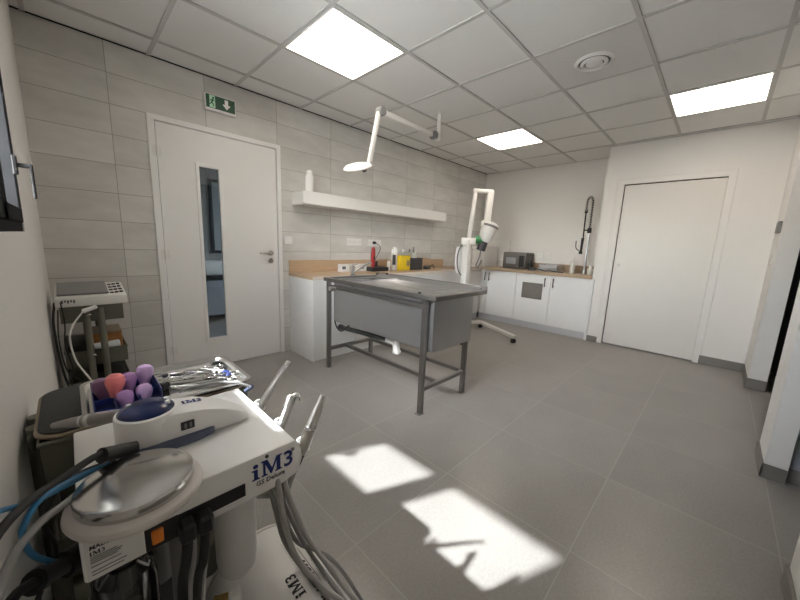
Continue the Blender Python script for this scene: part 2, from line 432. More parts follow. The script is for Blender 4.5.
# ------------------------------------------------------------------ swing door in the tiled wall
d1 = sroot('door_1', ((DX0 + DX1) / 2, 0, 0))
f = MB()
for xa, xb in ((DX0 - .01, DX0 + .035), (DX1 - .03, DX1 + .01)):
    f.box(xa, xb, -.012, .11, 0, DZ + .01, .003)
f.box(DX0 - .01, DX1 + .01, -.0115, .11, DZ - .03, DZ + .01, .003)
obj('door_frame', f, 'lacquer', d1)
gx0, gx1, gz0, gz1 = .928, 1.082, .27, 1.745
L0, L1, LT, LB = DX0 + .042, DX1 - .036, DZ - .035, .006
lf = MB(); ya, yb = .000, .04
lf.box(L0, gx0, ya, yb, LB, LT); lf.box(gx1, L1, ya, yb, LB, LT); lf.box(gx0, gx1, ya, yb, LB, gz0); lf.box(gx0, gx1, ya, yb, gz1, LT)
leaf = obj('door_leaf', lf, 'lacquer', d1)
b = MB(); q = .022
b.box(gx0 - q, gx0 + .004, -.008, .0, gz0 - q, gz1 + q, .002); b.box(gx1 - .004, gx1 + q, -.008, .0, gz0 - q, gz1 + q, .002)
b.box(gx0, gx1, -.0075, .0, gz0 - q, gz0 + .004, .002); b.box(gx0, gx1, -.0075, .0, gz1 - .004, gz1 + q, .002)
obj('glazing_bead', b, 'lacquer', leaf)
obj('pane', MB().box(gx0, gx1, .016, .022, gz0, gz1), 'doorglass', leaf)
hd = MB(); hx, hz = 1.515, 1.04
hd.cyl((hx, 0, hz), (hx, -.009, hz), .026, bev=.002); hd.cyl((hx, -.009, hz), (hx, -.05, hz), .010)
hd.tube([(hx + .002, -.048, hz), (hx - .05, -.052, hz), (hx - .125, -.05, hz)], .0095)
obj('handle', hd, 'satin', leaf)
hd = MB(); hd.cyl((hx, 0, hz - .078), (hx, -.008, hz - .078), .025, bev=.002); hd.box(hx - .004, hx + .004, -.010, -.008, hz - .09, hz - .068, .001)
obj('lock_rose', hd, 'satin', leaf)
for z in (1.80, 1.02, .22):
    h = MB(); h.cyl((DX0 + .040, -.016, z - .04), (DX0 + .040, -.016, z + .04), .008, seg=12); h.box(DX0 + .012, DX0 + .07, -.014, -.011, z - .035, z + .035, .001)
    obj('hinge', h, 'whitemetal', d1)
# room seen through the slit; unseen walls, ceiling and side opening added to dim it
w = MB(); w.box(-.4, 3.2, .12, 2.3, 2.5, 2.6); w.box(-.5, 3.2, 2.2, 2.3, 0, 2.6); w.box(-.5, -.4, .12, 2.2, 0, 2.6)
w.box(3.1, 3.2, .12, .6, 0, 2.6); w.box(3.1, 3.2, 1.7, 2.2, 0, 2.6); w.box(3.1, 3.2, .6, 1.7, 0, .9); w.box(3.1, 3.2, .6, 1.7, 2.1, 2.6)
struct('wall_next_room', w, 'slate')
struct('floor_next_room', MB().box(-.4, 3.2, .0, 2.3, -.08, 0), 'floortile')
cb = thing('washbasin_cabinet', 'white basin over a slate base, seen through the door slit', 'washbasin', (1.6, 1.95, 0))
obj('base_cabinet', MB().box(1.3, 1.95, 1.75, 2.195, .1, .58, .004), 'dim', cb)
bs = MB().box(1.25, 2.0, 1.7, 2.195, .66, .83, .02); obj('basin', bs, 'white', cb)
obj('leg', MB().box(1.32, 1.36, 1.77, 1.81, 0, .1), 'darkgrey', cb)
obj('pedestal', MB().box(1.5, 1.75, 1.9, 2.15, .1, .66, .01), 'darkgrey', cb)
fr = thing('tall_mirror', 'tall dark framed mirror on the wall behind the door slit', 'mirror', (1.6, 2.19, 1.5))
m_ = MB(); m_.box(1.60, 1.64, 2.17, 2.2, .98, 1.95, .003); m_.box(1.86, 1.90, 2.17, 2.2, .98, 1.95, .003); m_.box(1.60, 1.90, 2.17, 2.2, .94, .98, .003); m_.box(1.60, 1.90, 2.17, 2.2, 1.95, 1.99, .003)
obj('frame', m_, 'black', fr); obj('mirror_glass', MB().box(1.64, 1.86, 2.185, 2.2, .98, 1.95), 'screen', fr)

# ------------------------------------------------------------------ sliding door
d2 = sroot('door_2', (4.92, (SY0 + SY1) / 2, 0))
f = MB(); fx = 4.912
f.box(fx, 4.985, SY0 - .015, SY0 + .06, 0, SZ + .06, .003); f.box(fx, 4.985, SY1 + .03, SY1 - .035, 0, SZ + .06, .003); f.box(fx + .0005, 4.985, SY1 + .0, SY0, SZ - .005, SZ + .06, .003)
obj('door_frame', f, 'paint', d2)
lf = obj('door_leaf', MB().box(4.935, 4.975, SY1 + .032, SY0 - .022, .012, SZ - .014, .002), 'slidelac', d2)
p = MB(); p.lathe([(0, .004), (.012, .004), (.014, 0), (.022, 0), (.022, -.006), (0, -.006)], mtx=Matrix.Translation((4.935, SY0 - .075, 1.025)) @ Matrix.Rotation(-PI / 2, 4, 'Y'))
obj('finger_pull', p, 'satin', lf)
obj('shadow_gap', MB().box(4.936, 4.985, SY0 - .022, SY0 - .015, 0, SZ - .005), 'gap', d2)  # this and the top strip paint the shade around the leaf
obj('top_shadow_gap', MB().box(4.936, 4.985, SY1 + .03, SY0 - .015, SZ - .014, SZ - .005), 'gap', d2)

# ------------------------------------------------------------------ wall fittings
def rotwall(o, axis):  # text frames
    return o
TXZ = Matrix(((1, 0, 0, 0), (0, 0, -1, 0), (0, 1, 0, 0), (0, 0, 0, 1)))  # local XY -> world XZ, facing -Y
def facY(x, y, z): return Matrix.Translation((x, y, z)) @ TXZ
ex = thing('exit_sign', 'small green emergency exit sign above the door, running figure and down arrow', 'exit sign', (1.11, 0, 2.26))
X0, X1, Z0, Z1 = 1.005, 1.225, 2.212, 2.312
f = MB(); f.box(X0 - .008, X1 + .008, -.03, 0, Z0 - .018, Z1 + .006, .004); obj('housing', f, 'white', ex)
obj('sign_panel', MB().box(X0, X1, -.032, -.028, Z0, Z1, .001), 'green', ex)
pk = MB()
def poly(mb, pts, x, z, s, d=.001, y=-.032): mb.prism([(a * s, b * s) for a, b in pts], d, facY(x, y, z))
poly(pk, [(0, 0), (.42, 0), (.42, .92), (0, .92)], X0 + .025, Z0 + .004, .1)
obj('doorway_pictogram', pk, 'palegreen', ex)
mn = MB()
sx, sz = X0 + .043, Z0 + .014
mn.lathe([(0, 0), (.008, 0), (.008, .001), (0, .001)], mtx=facY(sx + .010, -.033, sz + .064), seg=14)
for a, b, wd in (((.008, .054), (-.002, .030), .011), ((-.002, .030), (.012, .014), .007), ((.012, .014), (.008, .0), .006), ((-.002, .030), (-.012, .016), .007), ((-.012, .016), (-.022, .016), .006), ((.006, .052), (.020, .042), .005), ((.006, .052), (-.012, .044), .005), ((-.012, .044), (-.014, .034), .004)):
    mn.bar((sx + a[0], -.0335, sz + a[1]), (sx + b[0], -.0335, sz + b[1]), wd, .001, 0, (0, 1, 0))
obj('running_figure', mn, 'green', ex)
ar = MB(); poly(ar, [(.20, 1), (.20, .5), (0, .5), (0, .42), (.38, 0), (.76, .42), (.76, .5), (.56, .5), (.56, 1)], X0 + .125, Z0 + .014, .075)
obj('arrow', ar, 'white', ex)

def socket(name, label, cat, n, plane, x, z, group=None, holes=True):
    """n gang plate centred at x,z ; plane 'Y' on the tiled wall or 'X' on the far wall"""
    w_ = .082 + .071 * (n - 1)
    loc = (x, 0, z) if plane == 'Y' else (5.45, x, z)
    t = thing(name, label, cat, loc, group)
    T = (lambda m: Matrix.Translation(loc) @ m) if plane == 'Y' else (lambda m: Matrix.Translation(loc) @ Matrix.Rotation(-PI / 2, 4, 'Z') @ m)
    pl = MB().box(-w_ / 2, w_ / 2, -.010, 0, -.041, .041, .003, mtx=T(Matrix())); obj('plate', pl, 'whiteplastic', t)
    for k in range(n):
        c = (k - (n - 1) / 2) * .071
        if holes:
            q = MB().lathe([(0, .0005), (.019, .0005), (.021, .0035), (.023, .0035), (.023, -.002), (0, -.002)], mtx=T(Matrix.Translation((c, -.010, 0)) @ TXZ), seg=20)
            so = obj('outlet', q, 'whiteplastic', t)
            h = MB()
            for sx_ in (-.0095, .0095): h.cyl(Vector((c + sx_, -.0108, 0)), Vector((c + sx_, -.0102, 0)), .0028, seg=8)
            bmesh.ops.transform(h.bm, matrix=T(Matrix()), verts=h.bm.verts); obj('pin_hole', h, 'darkgrey', so)
        else:
            obj('rocker', MB().box(c - .026, c + .026, -.0135, -.009, -.026, .026, .002, mtx=T(Matrix())), 'whiteplastic', t)
    return t
socket('light_switch', 'single white light switch beside the swing door handle', 'light switch', 1, 'Y', 1.697, 1.17, holes=False)
socket('wall_socket', 'white triple socket plate with empty outlets, left one above the oak worktop', 'socket', 3, 'Y', 2.53, 1.178, 'white sockets on the tiled wall')
so2 = socket('wall_socket', 'white triple socket plate with a black plug in it, above the worktop', 'socket', 3, 'Y', 2.855, 1.177, 'white sockets on the tiled wall')
pg = thing('power_plug', 'black plug with thin cord in the right hand wall socket', 'plug', (2.835, -.011, 1.18))
obj('plug_body', MB().cyl((2.835, -.011, 1.18), (2.835, -.05, 1.18), .02, .016, bev=.003), 'black', pg)
obj('cord', MB().tube([(2.835, -.048, 1.178), (2.90, -.06, 1.14), (2.90, -.06, 1.08), (2.84, -.06, .99), (2.80, -.06, .90)], .0035), 'rubber', pg)
socket('wall_socket', 'single white socket on the far wall, left of two above metal trays', 'socket', 1, 'X', -1.085, 1.09, 'white sockets on the far wall')
socket('wall_socket', 'single white socket on the far wall, right of two above metal trays', 'socket', 1, 'X', -1.205, 1.085, 'white sockets on the far wall')
ws = thing('low_wall_socket', 'white surface socket low on the end panel of the counter', 'socket', (1.70, -.03, .36))
obj('plate', MB().box(1.694, 1.706, -.07, .0, .28, .45, .004), 'whiteplastic', ws)
obj('outlet', MB().cyl((1.694, -.035, .37), (1.690, -.035, .37), .022, bev=.002), 'white', ws)
th = single('thermostat', MB().box(4.45, 4.60, -3.476, -3.501, 1.40, 1.50, .004), 'midgrey', 'small grey thermostat box on white wall beside dark opening', 'thermostat', (4.52, -3.5, 1.4))

socket_r = single('wall_button', MB().box(4.52, 4.58, -3.488, -3.5, 1.13, 1.20, .003), 'whiteplastic', 'small white wall button below the grey thermostat', 'switch', (4.55, -3.5, 1.13))

# floating shelf + bottle
sh = thing('wall_shelf', 'long white floating shelf on the tiled wall', 'shelf', (3.3, 0, 1.5))
obj('shelf_board', MB().box(1.745, 4.02, -.235, 0, 1.525, 1.648, .004), 'whiteplastic', sh)
obj('bracket', MB().box(1.752, 1.758, -.2, -.0, 1.515, 1.526), 'satin', sh)
bt = thing('squeeze_bottle', 'white plastic bottle standing on the left end of the wall shelf', 'bottle', (1.865, -.14, 1.648))
obj('body', MB().lathe([(0, 0), (.037, 0), (.040, .006), (.040, .145), (.034, .165), (.030, .17), (0, .17)], (1.865, -.14, 1.648)), 'white', bt)
obj('cap', MB().lathe([(.0, .168), (.031, .168), (.027, .205), (.024, .21), (0, .21)], (1.865, -.14, 1.648)), 'whiteplastic', bt)

# ------------------------------------------------------------------ counter on the tiled wall
def base_unit(x0, x1, yf, top, label, group, doors=1):
    t = thing('base_cabinet', label, 'cabinet', ((x0 + x1) / 2, 0, 0), group)
    obj('carcass', MB().box(x0, x1, yf + .02, -.002, .085, top, .001), 'cab', t)
    obj('plinth', MB().box(x0, x1, yf + .018, yf + .034, 0, .085), 'kick' if yf > -.4 else 'cab', t)
    wd = (x1 - x0) / doors
    for k in range(doors):
        dd = obj('door', MB().box(x0 + k * wd + .0015, x0 + (k + 1) * wd - .0015, yf, yf + .019, .09, top - .004, .0015), 'cab', t)
    return t
TOP = .808
xs = [1.715, 2.215, 2.715, 3.215, 3.70]
names = ['white base cabinet at the end of the counter beside the swing door', 'second white base cabinet from the swing door, behind the steel table',
         'third white base cabinet from the swing door, behind the steel table', 'fourth white base cabinet from the swing door, under the yellow container']
for a, b, n in zip(xs, xs[1:], names): base_unit(a, b, -.475, TOP, n, 'base cabinets along the tiled wall')
base_unit(3.70, 4.30, -.36, TOP, 'shallow white base cabinet behind the wheeled x-ray stand', 'base cabinets along the tiled wall')
base_unit(4.30, 4.894, -.36, TOP, 'shallow white base cabinet in the far corner by the x-ray stand', 'base cabinets along the tiled wall')
cp = single('counter_end_panel', MB().box(1.70, 1.715, -.476, -.002, 0.0, TOP, .001), 'cab', 'tall white end panel of the counter, left of the steel table', 'end panel', (1.7075, -.24, 0))
wt = thing('worktop', 'light oak worktop along the tiled wall behind the steel table', 'worktop', (3.0, -.2, TOP))
obj('top_board', MB().box(1.695, 3.72, -.482, -.001, TOP, TOP + .034, .002), 'wood', wt)
obj('front_edge', MB().box(1.695, 3.721, -.4845, -.4822, TOP + .001, TOP + .033), 'edge', wt)
obj('narrow_board', MB().box(3.72, 5.449, -.37, -.001, TOP, TOP + .033, .002), 'wood', wt)
obj('narrow_front_edge', MB().box(3.721, 4.87, -.3725, -.3702, TOP + .001, TOP + .032), 'edge', wt)
single('worktop_upstand', MB().box(1.698, 4.3, -.018, -.001, TOP + .0345, .968, .0015), 'wood', 'long light oak upstand strip on the tiled wall behind the oak worktop', 'upstand', (3, -.01, TOP + .0345))

# things on this counter
CT = TOP + .034
def bottle(name, x, y, z, r, h, mats, label, cat='bottle', cap=.25, group=None, seg=20):
    t = thing(name, label, cat, (x, y, z), group)
    hb_ = h * (1 - cap)
    obj('body', MB().lathe([(0, 0), (r * .95, 0), (r, .004), (r, hb_ * .86), (r * .55, hb_), (0, hb_)], (x, y, z), seg=seg), mats[0], t)
    obj('cap', MB().lathe([(0, hb_), (r * .5, hb_), (r * .45, h - .003), (r * .4, h), (0, h)], (x, y, z), seg=seg), mats[1], t)
    return t
def carton(x0, x1, label):
    t = thing('small_carton', label, 'box', ((x0 + x1) / 2, -.14, CT), 'small cartons behind the tap')
    obj('box_body', MB().box(x0, x1, -.17, -.10, CT, CT + .085, .003), 'label', t)
    obj('printed_panel', MB().box(x0 + .012, x0 + .012 + (x1 - x0) * .45, -.1712, -.17, CT + .03, CT + .062), 'greyink', t)
carton(2.235, 2.345, 'small white carton on the worktop, left of the table tap')
carton(2.36, 2.48, 'small white carton on the worktop directly behind the table tap')
carton(2.50, 2.60, 'small white carton touching the black charging base')
ch = thing('charging_base', 'low black charging tray on the worktop left of the white bottle', 'charger', (2.75, -.2, CT))
obj('base', MB().box(2.60, 2.87, -.27, -.1, CT, CT + .05, .01), 'black', ch)
obj('back_rest', MB().box(2.72, 2.79, -.16, -.1, CT + .05, CT + .12, .012), 'darkgrey', ch)
cl = thing('hair_clipper', 'red handheld clipper standing upright in the black charging tray', 'clipper', (2.665, -.2, CT + .05))
obj('grip', MB().lathe([(0, 0), (.022, 0), (.027, .04), (.030, .13), (.026, .21), (.018, .235), (0, .238)], (2.672, -.2, CT + .05), sx=1., sy=.8), 'red', cl)
obj('switch', MB().box(2.664, 2.68, -.226, -.221, CT + .14, CT + .18, .002), 'black', cl)
bottle('dropper_bottle', 2.895, -.24, CT, .022, .155, ('label', 'tan'), 'small pale bottle on the worktop right of the black charging tray', cap=.2)
wbt = thing('dispenser_bottle', 'tall white bottle with black label left of the yellow container', 'bottle', (3.03, -.2, CT))
obj('body', MB().box(2.995, 3.065, -.225, -.17, CT, CT + .27, .014), 'white', wbt)
obj('label_panel', MB().box(2.992, 3.03, -.227, -.2, CT + .07, CT + .20, .004), 'darkgrey', wbt)
obj('cap', MB().box(3.008, 3.052, -.217, -.178, CT + .268, CT + .292, .006), 'whiteplastic', wbt)
sb = thing('sharps_container', 'bright yellow sharps container with milky lid on the worktop', 'container', (3.16, -.2, CT))
obj('tub', MB().box(3.075, 3.25, -.28, -.13, CT, CT + .195, .015), 'yellow', sb)
obj('lid', MB().box(3.068, 3.257, -.287, -.123, CT + .193, CT + .235, .012), 'translucent', sb)
obj('spout', MB().cyl((3.20, -.2, CT + .232), (3.20, -.2, CT + .275), .03, .026, bev=.004), 'translucent', sb)
obj('hazard_label', MB().box(3.175, 3.235, -.2812, -.2795, CT + .06, CT + .13, .0004), 'tan', sb)
bn = thing('storage_bin', 'open dark grey bin holding bottles on the worktop, beside yellow container', 'bin', (3.43, -.2, CT))
s = MB(); bx0, bx1, by0, by1, bh = 3.265, 3.50, -.27, -.12, .16
s.box(bx0, bx1, by0, by0 + .004, CT, CT + bh, .001); s.box(bx0, bx1, by1 - .004, by1, CT, CT + bh, .001); s.box(bx0, bx0 + .004, by0, by1, CT, CT + bh, .001); s.box(bx1 - .004, bx1, by0, by1, CT, CT + bh, .001); s.box(bx0, bx1, by0, by1, CT, CT + .004)
obj('walls', s, 'darkgrey', bn)
obj('rim', MB().box(bx0 - .004, bx1 + .004, by0 - .004, by0, CT + bh - .014, CT + bh, .002), 'darkgrey', bn)
bottle('spray_bottle', 3.315, -.19, CT + .005, .024, .27, ('label', 'midgrey'), 'white capped bottle at the left inside the grey bin', group='bottles in the grey bin')
bottle('spray_bottle', 3.385, -.20, CT + .005, .022, .30, ('bottle', 'midgrey'), 'tallest clear bottle in the middle of the grey bin', group='bottles in the grey bin')
bottle('spray_bottle', 3.45, -.18, CT + .005, .022, .25, ('label', 'white'), 'short white bottle at the right inside the grey bin', group='bottles in the grey bin')
wb = single('wooden_block', MB().box(3.64, 3.79, -.14, -.06, CT, CT + .15, .004), 'wood', 'small wooden block against the tiled wall right of the grey bin', 'block', (3.71, -.1, CT))
cm = thing('corded_gadget', 'small black corded gadget lying right of the grey bin', 'gadget', (3.68, -.22, CT))
obj('body', MB().rbox((3.66, -.22, CT + .026), (.13, .07, .05), (0, 0, .3), .014), 'black', cm)
obj('cord', MB().tube([(3.71, -.22, CT + .03), (3.76, -.24, CT + .06), (3.81, -.22, CT + .03), (3.85, -.2, CT + .006)], .006), 'rubber', cm)

# ------------------------------------------------------------------ far counter
F0 = 4.895
units = [(-.362, -.485, 'narrow white filler cabinet in the far corner behind the x-ray stand', 0, 0), (-.485, -.98, 'white far wall cabinet under the grey appliance, handle at left', 0, 1),
         (-.98, -1.49, 'white far wall cabinet with a taupe square panel on its door', 1, 2), (-1.49, -2.0, 'white far wall cabinet beside the sliding door wall', 0, 1)]
for (ya, yb, n, pnl, hs) in units:
    t = thing('base_cabinet', n, 'cabinet', (5.15, (ya + yb) / 2, 0), 'base cabinets along the far wall')
    obj('carcass', MB().box(F0 + .02, 5.448, yb, ya, .095, .818, .001), 'cab', t)
    obj('plinth', MB().box(F0 + .02, F0 + .036, yb, ya, 0, .095), 'kick', t)
    dd = obj('door', MB().box(F0, F0 + .019, yb + .0015, ya - .0015, .098, .815, .0015), 'cab', t)
    if pnl: obj('inset_panel', MB().box(F0 - .006, F0 + .001, -1.385, -1.083, .455, .69, .003), 'ventpanel', t)
    hy_ = ya - .04 if hs == 1 else yb + .075
    if hs == 0: hy_ = -.452
    h = MB(); h.cyl((F0, hy_, .665), (F0 - .025, hy_, .665), .005, seg=8); h.cyl((F0, hy_, .765), (F0 - .025, hy_, .765), .005, seg=8); h.cyl((F0 - .025, hy_, .65), (F0 - .025, hy_, .78), .007, seg=8)
    obj('handle', h, 'black', dd)
single('counter_end_panel', MB().box(4.89, 4.919, -2.0, -2.03, 0, .818, .001), 'cab', 'narrow white end panel between far cabinets and the sliding door wall', 'end panel', (4.9, -2.015, 0))
FT = .862
wt = thing('worktop', 'brown oak worktop along the far white wall', 'worktop', (5.15, -1.2, .82))
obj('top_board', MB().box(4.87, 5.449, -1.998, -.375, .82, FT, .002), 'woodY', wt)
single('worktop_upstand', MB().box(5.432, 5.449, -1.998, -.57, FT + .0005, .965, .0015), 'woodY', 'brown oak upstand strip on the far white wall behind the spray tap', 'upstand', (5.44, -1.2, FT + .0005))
single('wall_panel', MB().box(5.43, 5.449, -.56, -.005, .966, 1.31, .002), 'whiteplastic', 'pale splash panel on the far corner wall behind the x-ray head', 'panel', (5.44, -.3, .97))
av = thing('tabletop_autoclave', 'white boxy machine on the counter in the far corner, behind the x-ray arm', 'machine', (5.2, -.3, CT))
obj('housing', MB().box(4.95, 5.40, -.36, -.03, CT, CT + .36, .015), 'whiteplastic', av)
obj('front_panel', MB().box(4.945, 4.952, -.34, -.06, CT + .04, CT + .32, .003), 'label', av)
obj('dial', MB().cyl((4.946, -.12, CT + .29), (4.93, -.12, CT + .29), .015, bev=.002), 'midgrey', av)
ov = thing('benchtop_analyser', 'dark grey boxy appliance with small screen on the far worktop', 'appliance', (5.15, -.83, FT))
obj('body', MB().box(5.06, 5.38, -1.02, -.64, FT, FT + .262, .02), 'oven', ov)
obj('display', MB().box(5.054, 5.062, -.865, -.70, FT + .075, FT + .175, .003), 'screen', ov)
obj('side_vent', MB().box(5.056, 5.062, -1.005, -.915, FT + .03, FT + .21, .002), 'black', ov)
obj('control_key', MB().cyl((5.06, -.89, FT + .04), (5.05, -.89, FT + .04), .012, bev=.002), 'midgrey', ov)
bottle('black_bottle', 5.08, -1.09, FT, .028, .16, ('black', 'darkgrey'), 'small black bottle at the right side of the grey appliance', cap=.3)
bb = thing('power_adapter', 'black power adapter with cord on the far worktop', 'adapter', (5.02, -1.14, FT))
obj('brick', MB().rbox((5.02, -1.15, FT + .02), (.06, .10, .04), (0, 0, .2), .006), 'black', bb)
obj('cord', MB().tube([(5.02, -1.19, FT + .02), (4.99, -1.26, FT + .03), (5.02, -1.34, FT + .008), (4.97, -1.42, FT + .02), (5.02, -1.5, FT + .008), (5.0, -1.6, FT + .006)], .006), 'rubber', bb)
def tray(cx, cy, cz, w_, d_, h_, label, group, rz=0):
    t = thing('instrument_tray', label, 'tray', (cx, cy, cz), group)
    m_ = MB(); e = .0025
    m_.box(-w_ / 2, w_ / 2, -d_ / 2, d_ / 2, 0, e); m_.box(-w_ / 2, w_ / 2, -d_ / 2, -d_ / 2 + e, 0, h_); m_.box(-w_ / 2, w_ / 2, d_ / 2 - e, d_ / 2, 0, h_)
    m_.box(-w_ / 2, -w_ / 2 + e, -d_ / 2, d_ / 2, 0, h_); m_.box(w_ / 2 - e, w_ / 2, -d_ / 2, d_ / 2, 0, h_)
    bmesh.ops.transform(m_.bm, matrix=Matrix.Translation((cx, cy, cz)) @ Matrix.Rotation(rz, 4, 'Z'), verts=m_.bm.verts)
    obj('tray_body', m_, 'steel', t)
    r_ = MB(); o_ = .006
    r_.box(-w_ / 2 - o_, w_ / 2 + o_, -d_ / 2 - o_, -d_ / 2, h_ - .003, h_); r_.box(-w_ / 2 - o_, w_ / 2 + o_, d_ / 2, d_ / 2 + o_, h_ - .003, h_)
    r_.box(-w_ / 2 - o_, -w_ / 2, -d_ / 2, d_ / 2, h_ - .003, h_); r_.box(w_ / 2, w_ / 2 + o_, -d_ / 2, d_ / 2, h_ - .003, h_)
    bmesh.ops.transform(r_.bm, matrix=Matrix.Translation((cx, cy, cz)) @ Matrix.Rotation(rz, 4, 'Z'), verts=r_.bm.verts)
    obj('rim', r_, 'chrome', t)
    return t
tray(5.2, -1.36, FT, .26, .30, .05, 'lower steel tray of the stack on the far worktop', 'steel trays on the far worktop')
tray(5.2, -1.36, FT + .05, .24, .26, .05, 'upper steel tray of the stack on the far worktop', 'steel trays on the far worktop')
bottle('soap_bottle', 5.12, -1.68, FT, .033, .215, ('white', 'whiteplastic'), 'white pump bottle on the far worktop left of the spray tap', cap=.15)
bottle('small_bottle', 5.15, -1.90, FT, .035, .12, ('label', 'whiteplastic'), 'short white bottle right of the spray tap by the wall', cap=.25)
bottle('dark_bottle', 5.30, -1.935, FT, .03, .26, ('darkgrey', 'black'), 'dark slim bottle in the corner right of the spray tap', cap=.4)
# pre-rinse spray tap
px_, py_ = 5.25, -1.80
pr = thing('spray_tap', 'tall chrome spring spray tap on the far worktop by the sliding door wall', 'tap', (px_, py_, FT))
m_ = MB().cyl((px_, py_, FT), (px_, py_, FT + .05), .03, .022, bev=.003); m_.cyl((px_, py_, FT + .05), (px_, py_, 1.46), .015); obj('riser', m_, 'steel', pr)
obj('lever', MB().bar((px_, py_, FT + .04), (px_ - .09, py_ + .02, FT + .07), .012, .012), 'satin', pr)
obj('collar', MB().cyl((px_, py_, 1.43), (px_, py_, 1.50), .026, bev=.004), 'black', pr)
arc = []
for k in range(25):
    a = k / 24
    if a < .42: p_ = Vector((px_, py_, 1.48 + a / .42 * .36))
    elif a < .75:
        th_ = (a - .42) / .33 * PI; p_ = Vector((px_ - .02 * (1 - math.cos(th_)), py_ + .03 * (1 - math.cos(th_)), 1.84 + .075 * math.sin(th_)))
    else: p_ = Vector((px_ - .04, py_ + .06, 1.84 - (a - .75) / .25 * .12))
    arc.append(p_)
obj('inner_hose', MB().tube(arc, .008, sub=2), 'rubber', pr)
spr = []
NT = 26
for k in range(NT * 10 + 1):
    u = k / (NT * 10) * (len(arc) - 1); i0 = min(int(u), len(arc) - 2); fr_ = u - i0
    c_ = arc[i0].lerp(arc[i0 + 1], fr_); tg = (arc[min(i0 + 2, len(arc) - 1)] - arc[max(i0 - 1, 0)]).normalized()
    e1 = tg.orthogonal().normalized() if abs(tg.x) > .95 else (Vector((1, 0, 0)) - tg * tg.x).normalized(); e2 = tg.cross(e1)
    ph = 2 * PI * k / 10
    spr.append(c_ + .019 * (e1 * math.cos(ph) + e2 * math.sin(ph)))
obj('spring', MB().tube(spr, .0045, seg=5, sub=1), 'satin', pr)
hx_, hy_ = px_ - .04, py_ + .06
obj('down_hose', MB().tube([(hx_, hy_, 1.73), (hx_ + .0, hy_, 1.55), (hx_, hy_ - .005, 1.36)], .0085), 'black', pr)
obj('hose_ferrule', MB().cyl((hx_, hy_, 1.70), (hx_, hy_, 1.745), .019, bev=.003), 'black', pr)
obj('hook_arm', MB().tube([(px_, py_, 1.46), (hx_ + .01, hy_ - .02, 1.47), (hx_, hy_, 1.455)], .008), 'black', pr)
sp_ = MB().cyl((hx_, hy_, 1.36), (hx_ - .01, hy_ + .0, 1.17), .018, .014, bev=.003); sp_.cyl((hx_ - .01, hy_, 1.175), (hx_ - .015, hy_ + .002, 1.14), .022, .024, bev=.003)
gun = obj('spray_head', sp_, 'black', pr)
obj('trigger', MB().tube([(hx_ - .01, hy_ + .02, 1.18), (hx_ - .02, hy_ + .065, 1.22), (hx_ - .02, hy_ + .075, 1.32)], .006), 'black', pr)

# ------------------------------------------------------------------ stainless wet table
tb = thing('wet_treatment_table', 'stainless steel wet treatment table with deep tub, grid top and tap', 'table', (2.02, -1.24, 0))
LX, LY, LZ = (1.752, 2.268), (-.665, -1.815), .82
for lx in LX:
    for ly in LY:
        lg = obj('leg', MB().box(lx - .0175, lx + .0175, ly - .0175, ly + .0175, .004, LZ, .003), 'steelframe', tb)
        obj('foot_plate', MB().box(lx - .03, lx + .022, ly - .024, ly + .024, 0, .005, .001), 'steelframe', lg)
TX0, TX1, TY0, TY1 = 1.72, 2.36, -.622, -1.922
r = MB(); zt, zb = .853, .820
r.box(TX0, TX0 + .032, TY1, TY0, zb, zt, .003); r.box(TX1 - .012, TX1, TY1, TY0, zb, zt + .024, .003)
r.box(TX0 + .03, TX1 - .01, TY1, TY1 + .05, zb, zt - .0005, .003); r.box(TX0 + .03, TX1 - .01, TY0 - .035, TY0, zb, zt - .0005, .003)
obj('top_rim', r, 'steelframe', tb)
gr_ = MB()
for k in range(13):
    y = -1.03 - k * .068
    gr_.box(TX0 + .034, TX1 - .085, y - .022, y + .022, .836, .846, .003)
obj('grid_top', gr_, 'steel', tb)
obj('back_slope', MB().prism([(0, 0), (.072, .0), (.072, .034)], 1.18, Matrix.Translation((TX1 - .084, TY1 + .05, .838)) @ Matrix(((1, 0, 0, 0), (0, 0, 1, 0), (0, 1, 0, 0), (0, 0, 0, 1)))), 'steel', tb)
s = MB(); ux0, ux1, uy0, uy1, uz = 1.782, 2.25, -.70, -1.870, .455
e = .004
s.box(ux0, ux1, uy0 - e, uy0, uz, .82); s.box(ux0, ux1, uy1, uy1 + e, uz, .835, .001); s.box(ux0, ux0 + e, uy1, uy0, uz, .835); s.box(ux1 - e, ux1, uy1, uy0, uz, .835); s.box(ux0, ux1, uy1, uy0, uz, uz + e)
obj('tub', s, 'steel', tb)
s = MB(); s.box(1.80, 2.24, -.71, -.98, .70, .705); s.box(1.80, 1.804, -.71, -.98, .70, .835); s.box(2.236, 2.24, -.71, -.98, .70, .835); s.box(TX0 + .03, TX1 - .01, -.655, -.71, .832, .836)
obj('sink_bowl', s, 'steel', tb)
obj('divider_bar', MB().box(TX0 + .034, TX1 - .014, -.985, -.998, .80, .850, .002), 'steel', tb)
rl = MB(); rl.box(1.737, 1.767, -1.80, -.68, .758, .790, .003); obj('front_rail', rl, 'steelframe', tb)
rl = MB(); rl.box(2.255, 2.283, -1.80, -.68, .768, .803, .003); obj('rear_rail', rl, 'steelframe', tb)
for ly in LY:
    obj('end_stretcher', MB().box(LX[0] + .017, LX[1] - .017, ly - .014, ly + .014, .165, .197, .003), 'steelframe', tb)
obj('long_stretcher', MB().box(1.93, 1.958, LY[1] + .015, LY[0] - .015, .165, .195, .003), 'steelframe', tb)
obj('long_stretcher', MB().box(2.255, 2.281, LY[1] + .015, LY[0] - .015, .165, .195, .003), 'steelframe', tb)
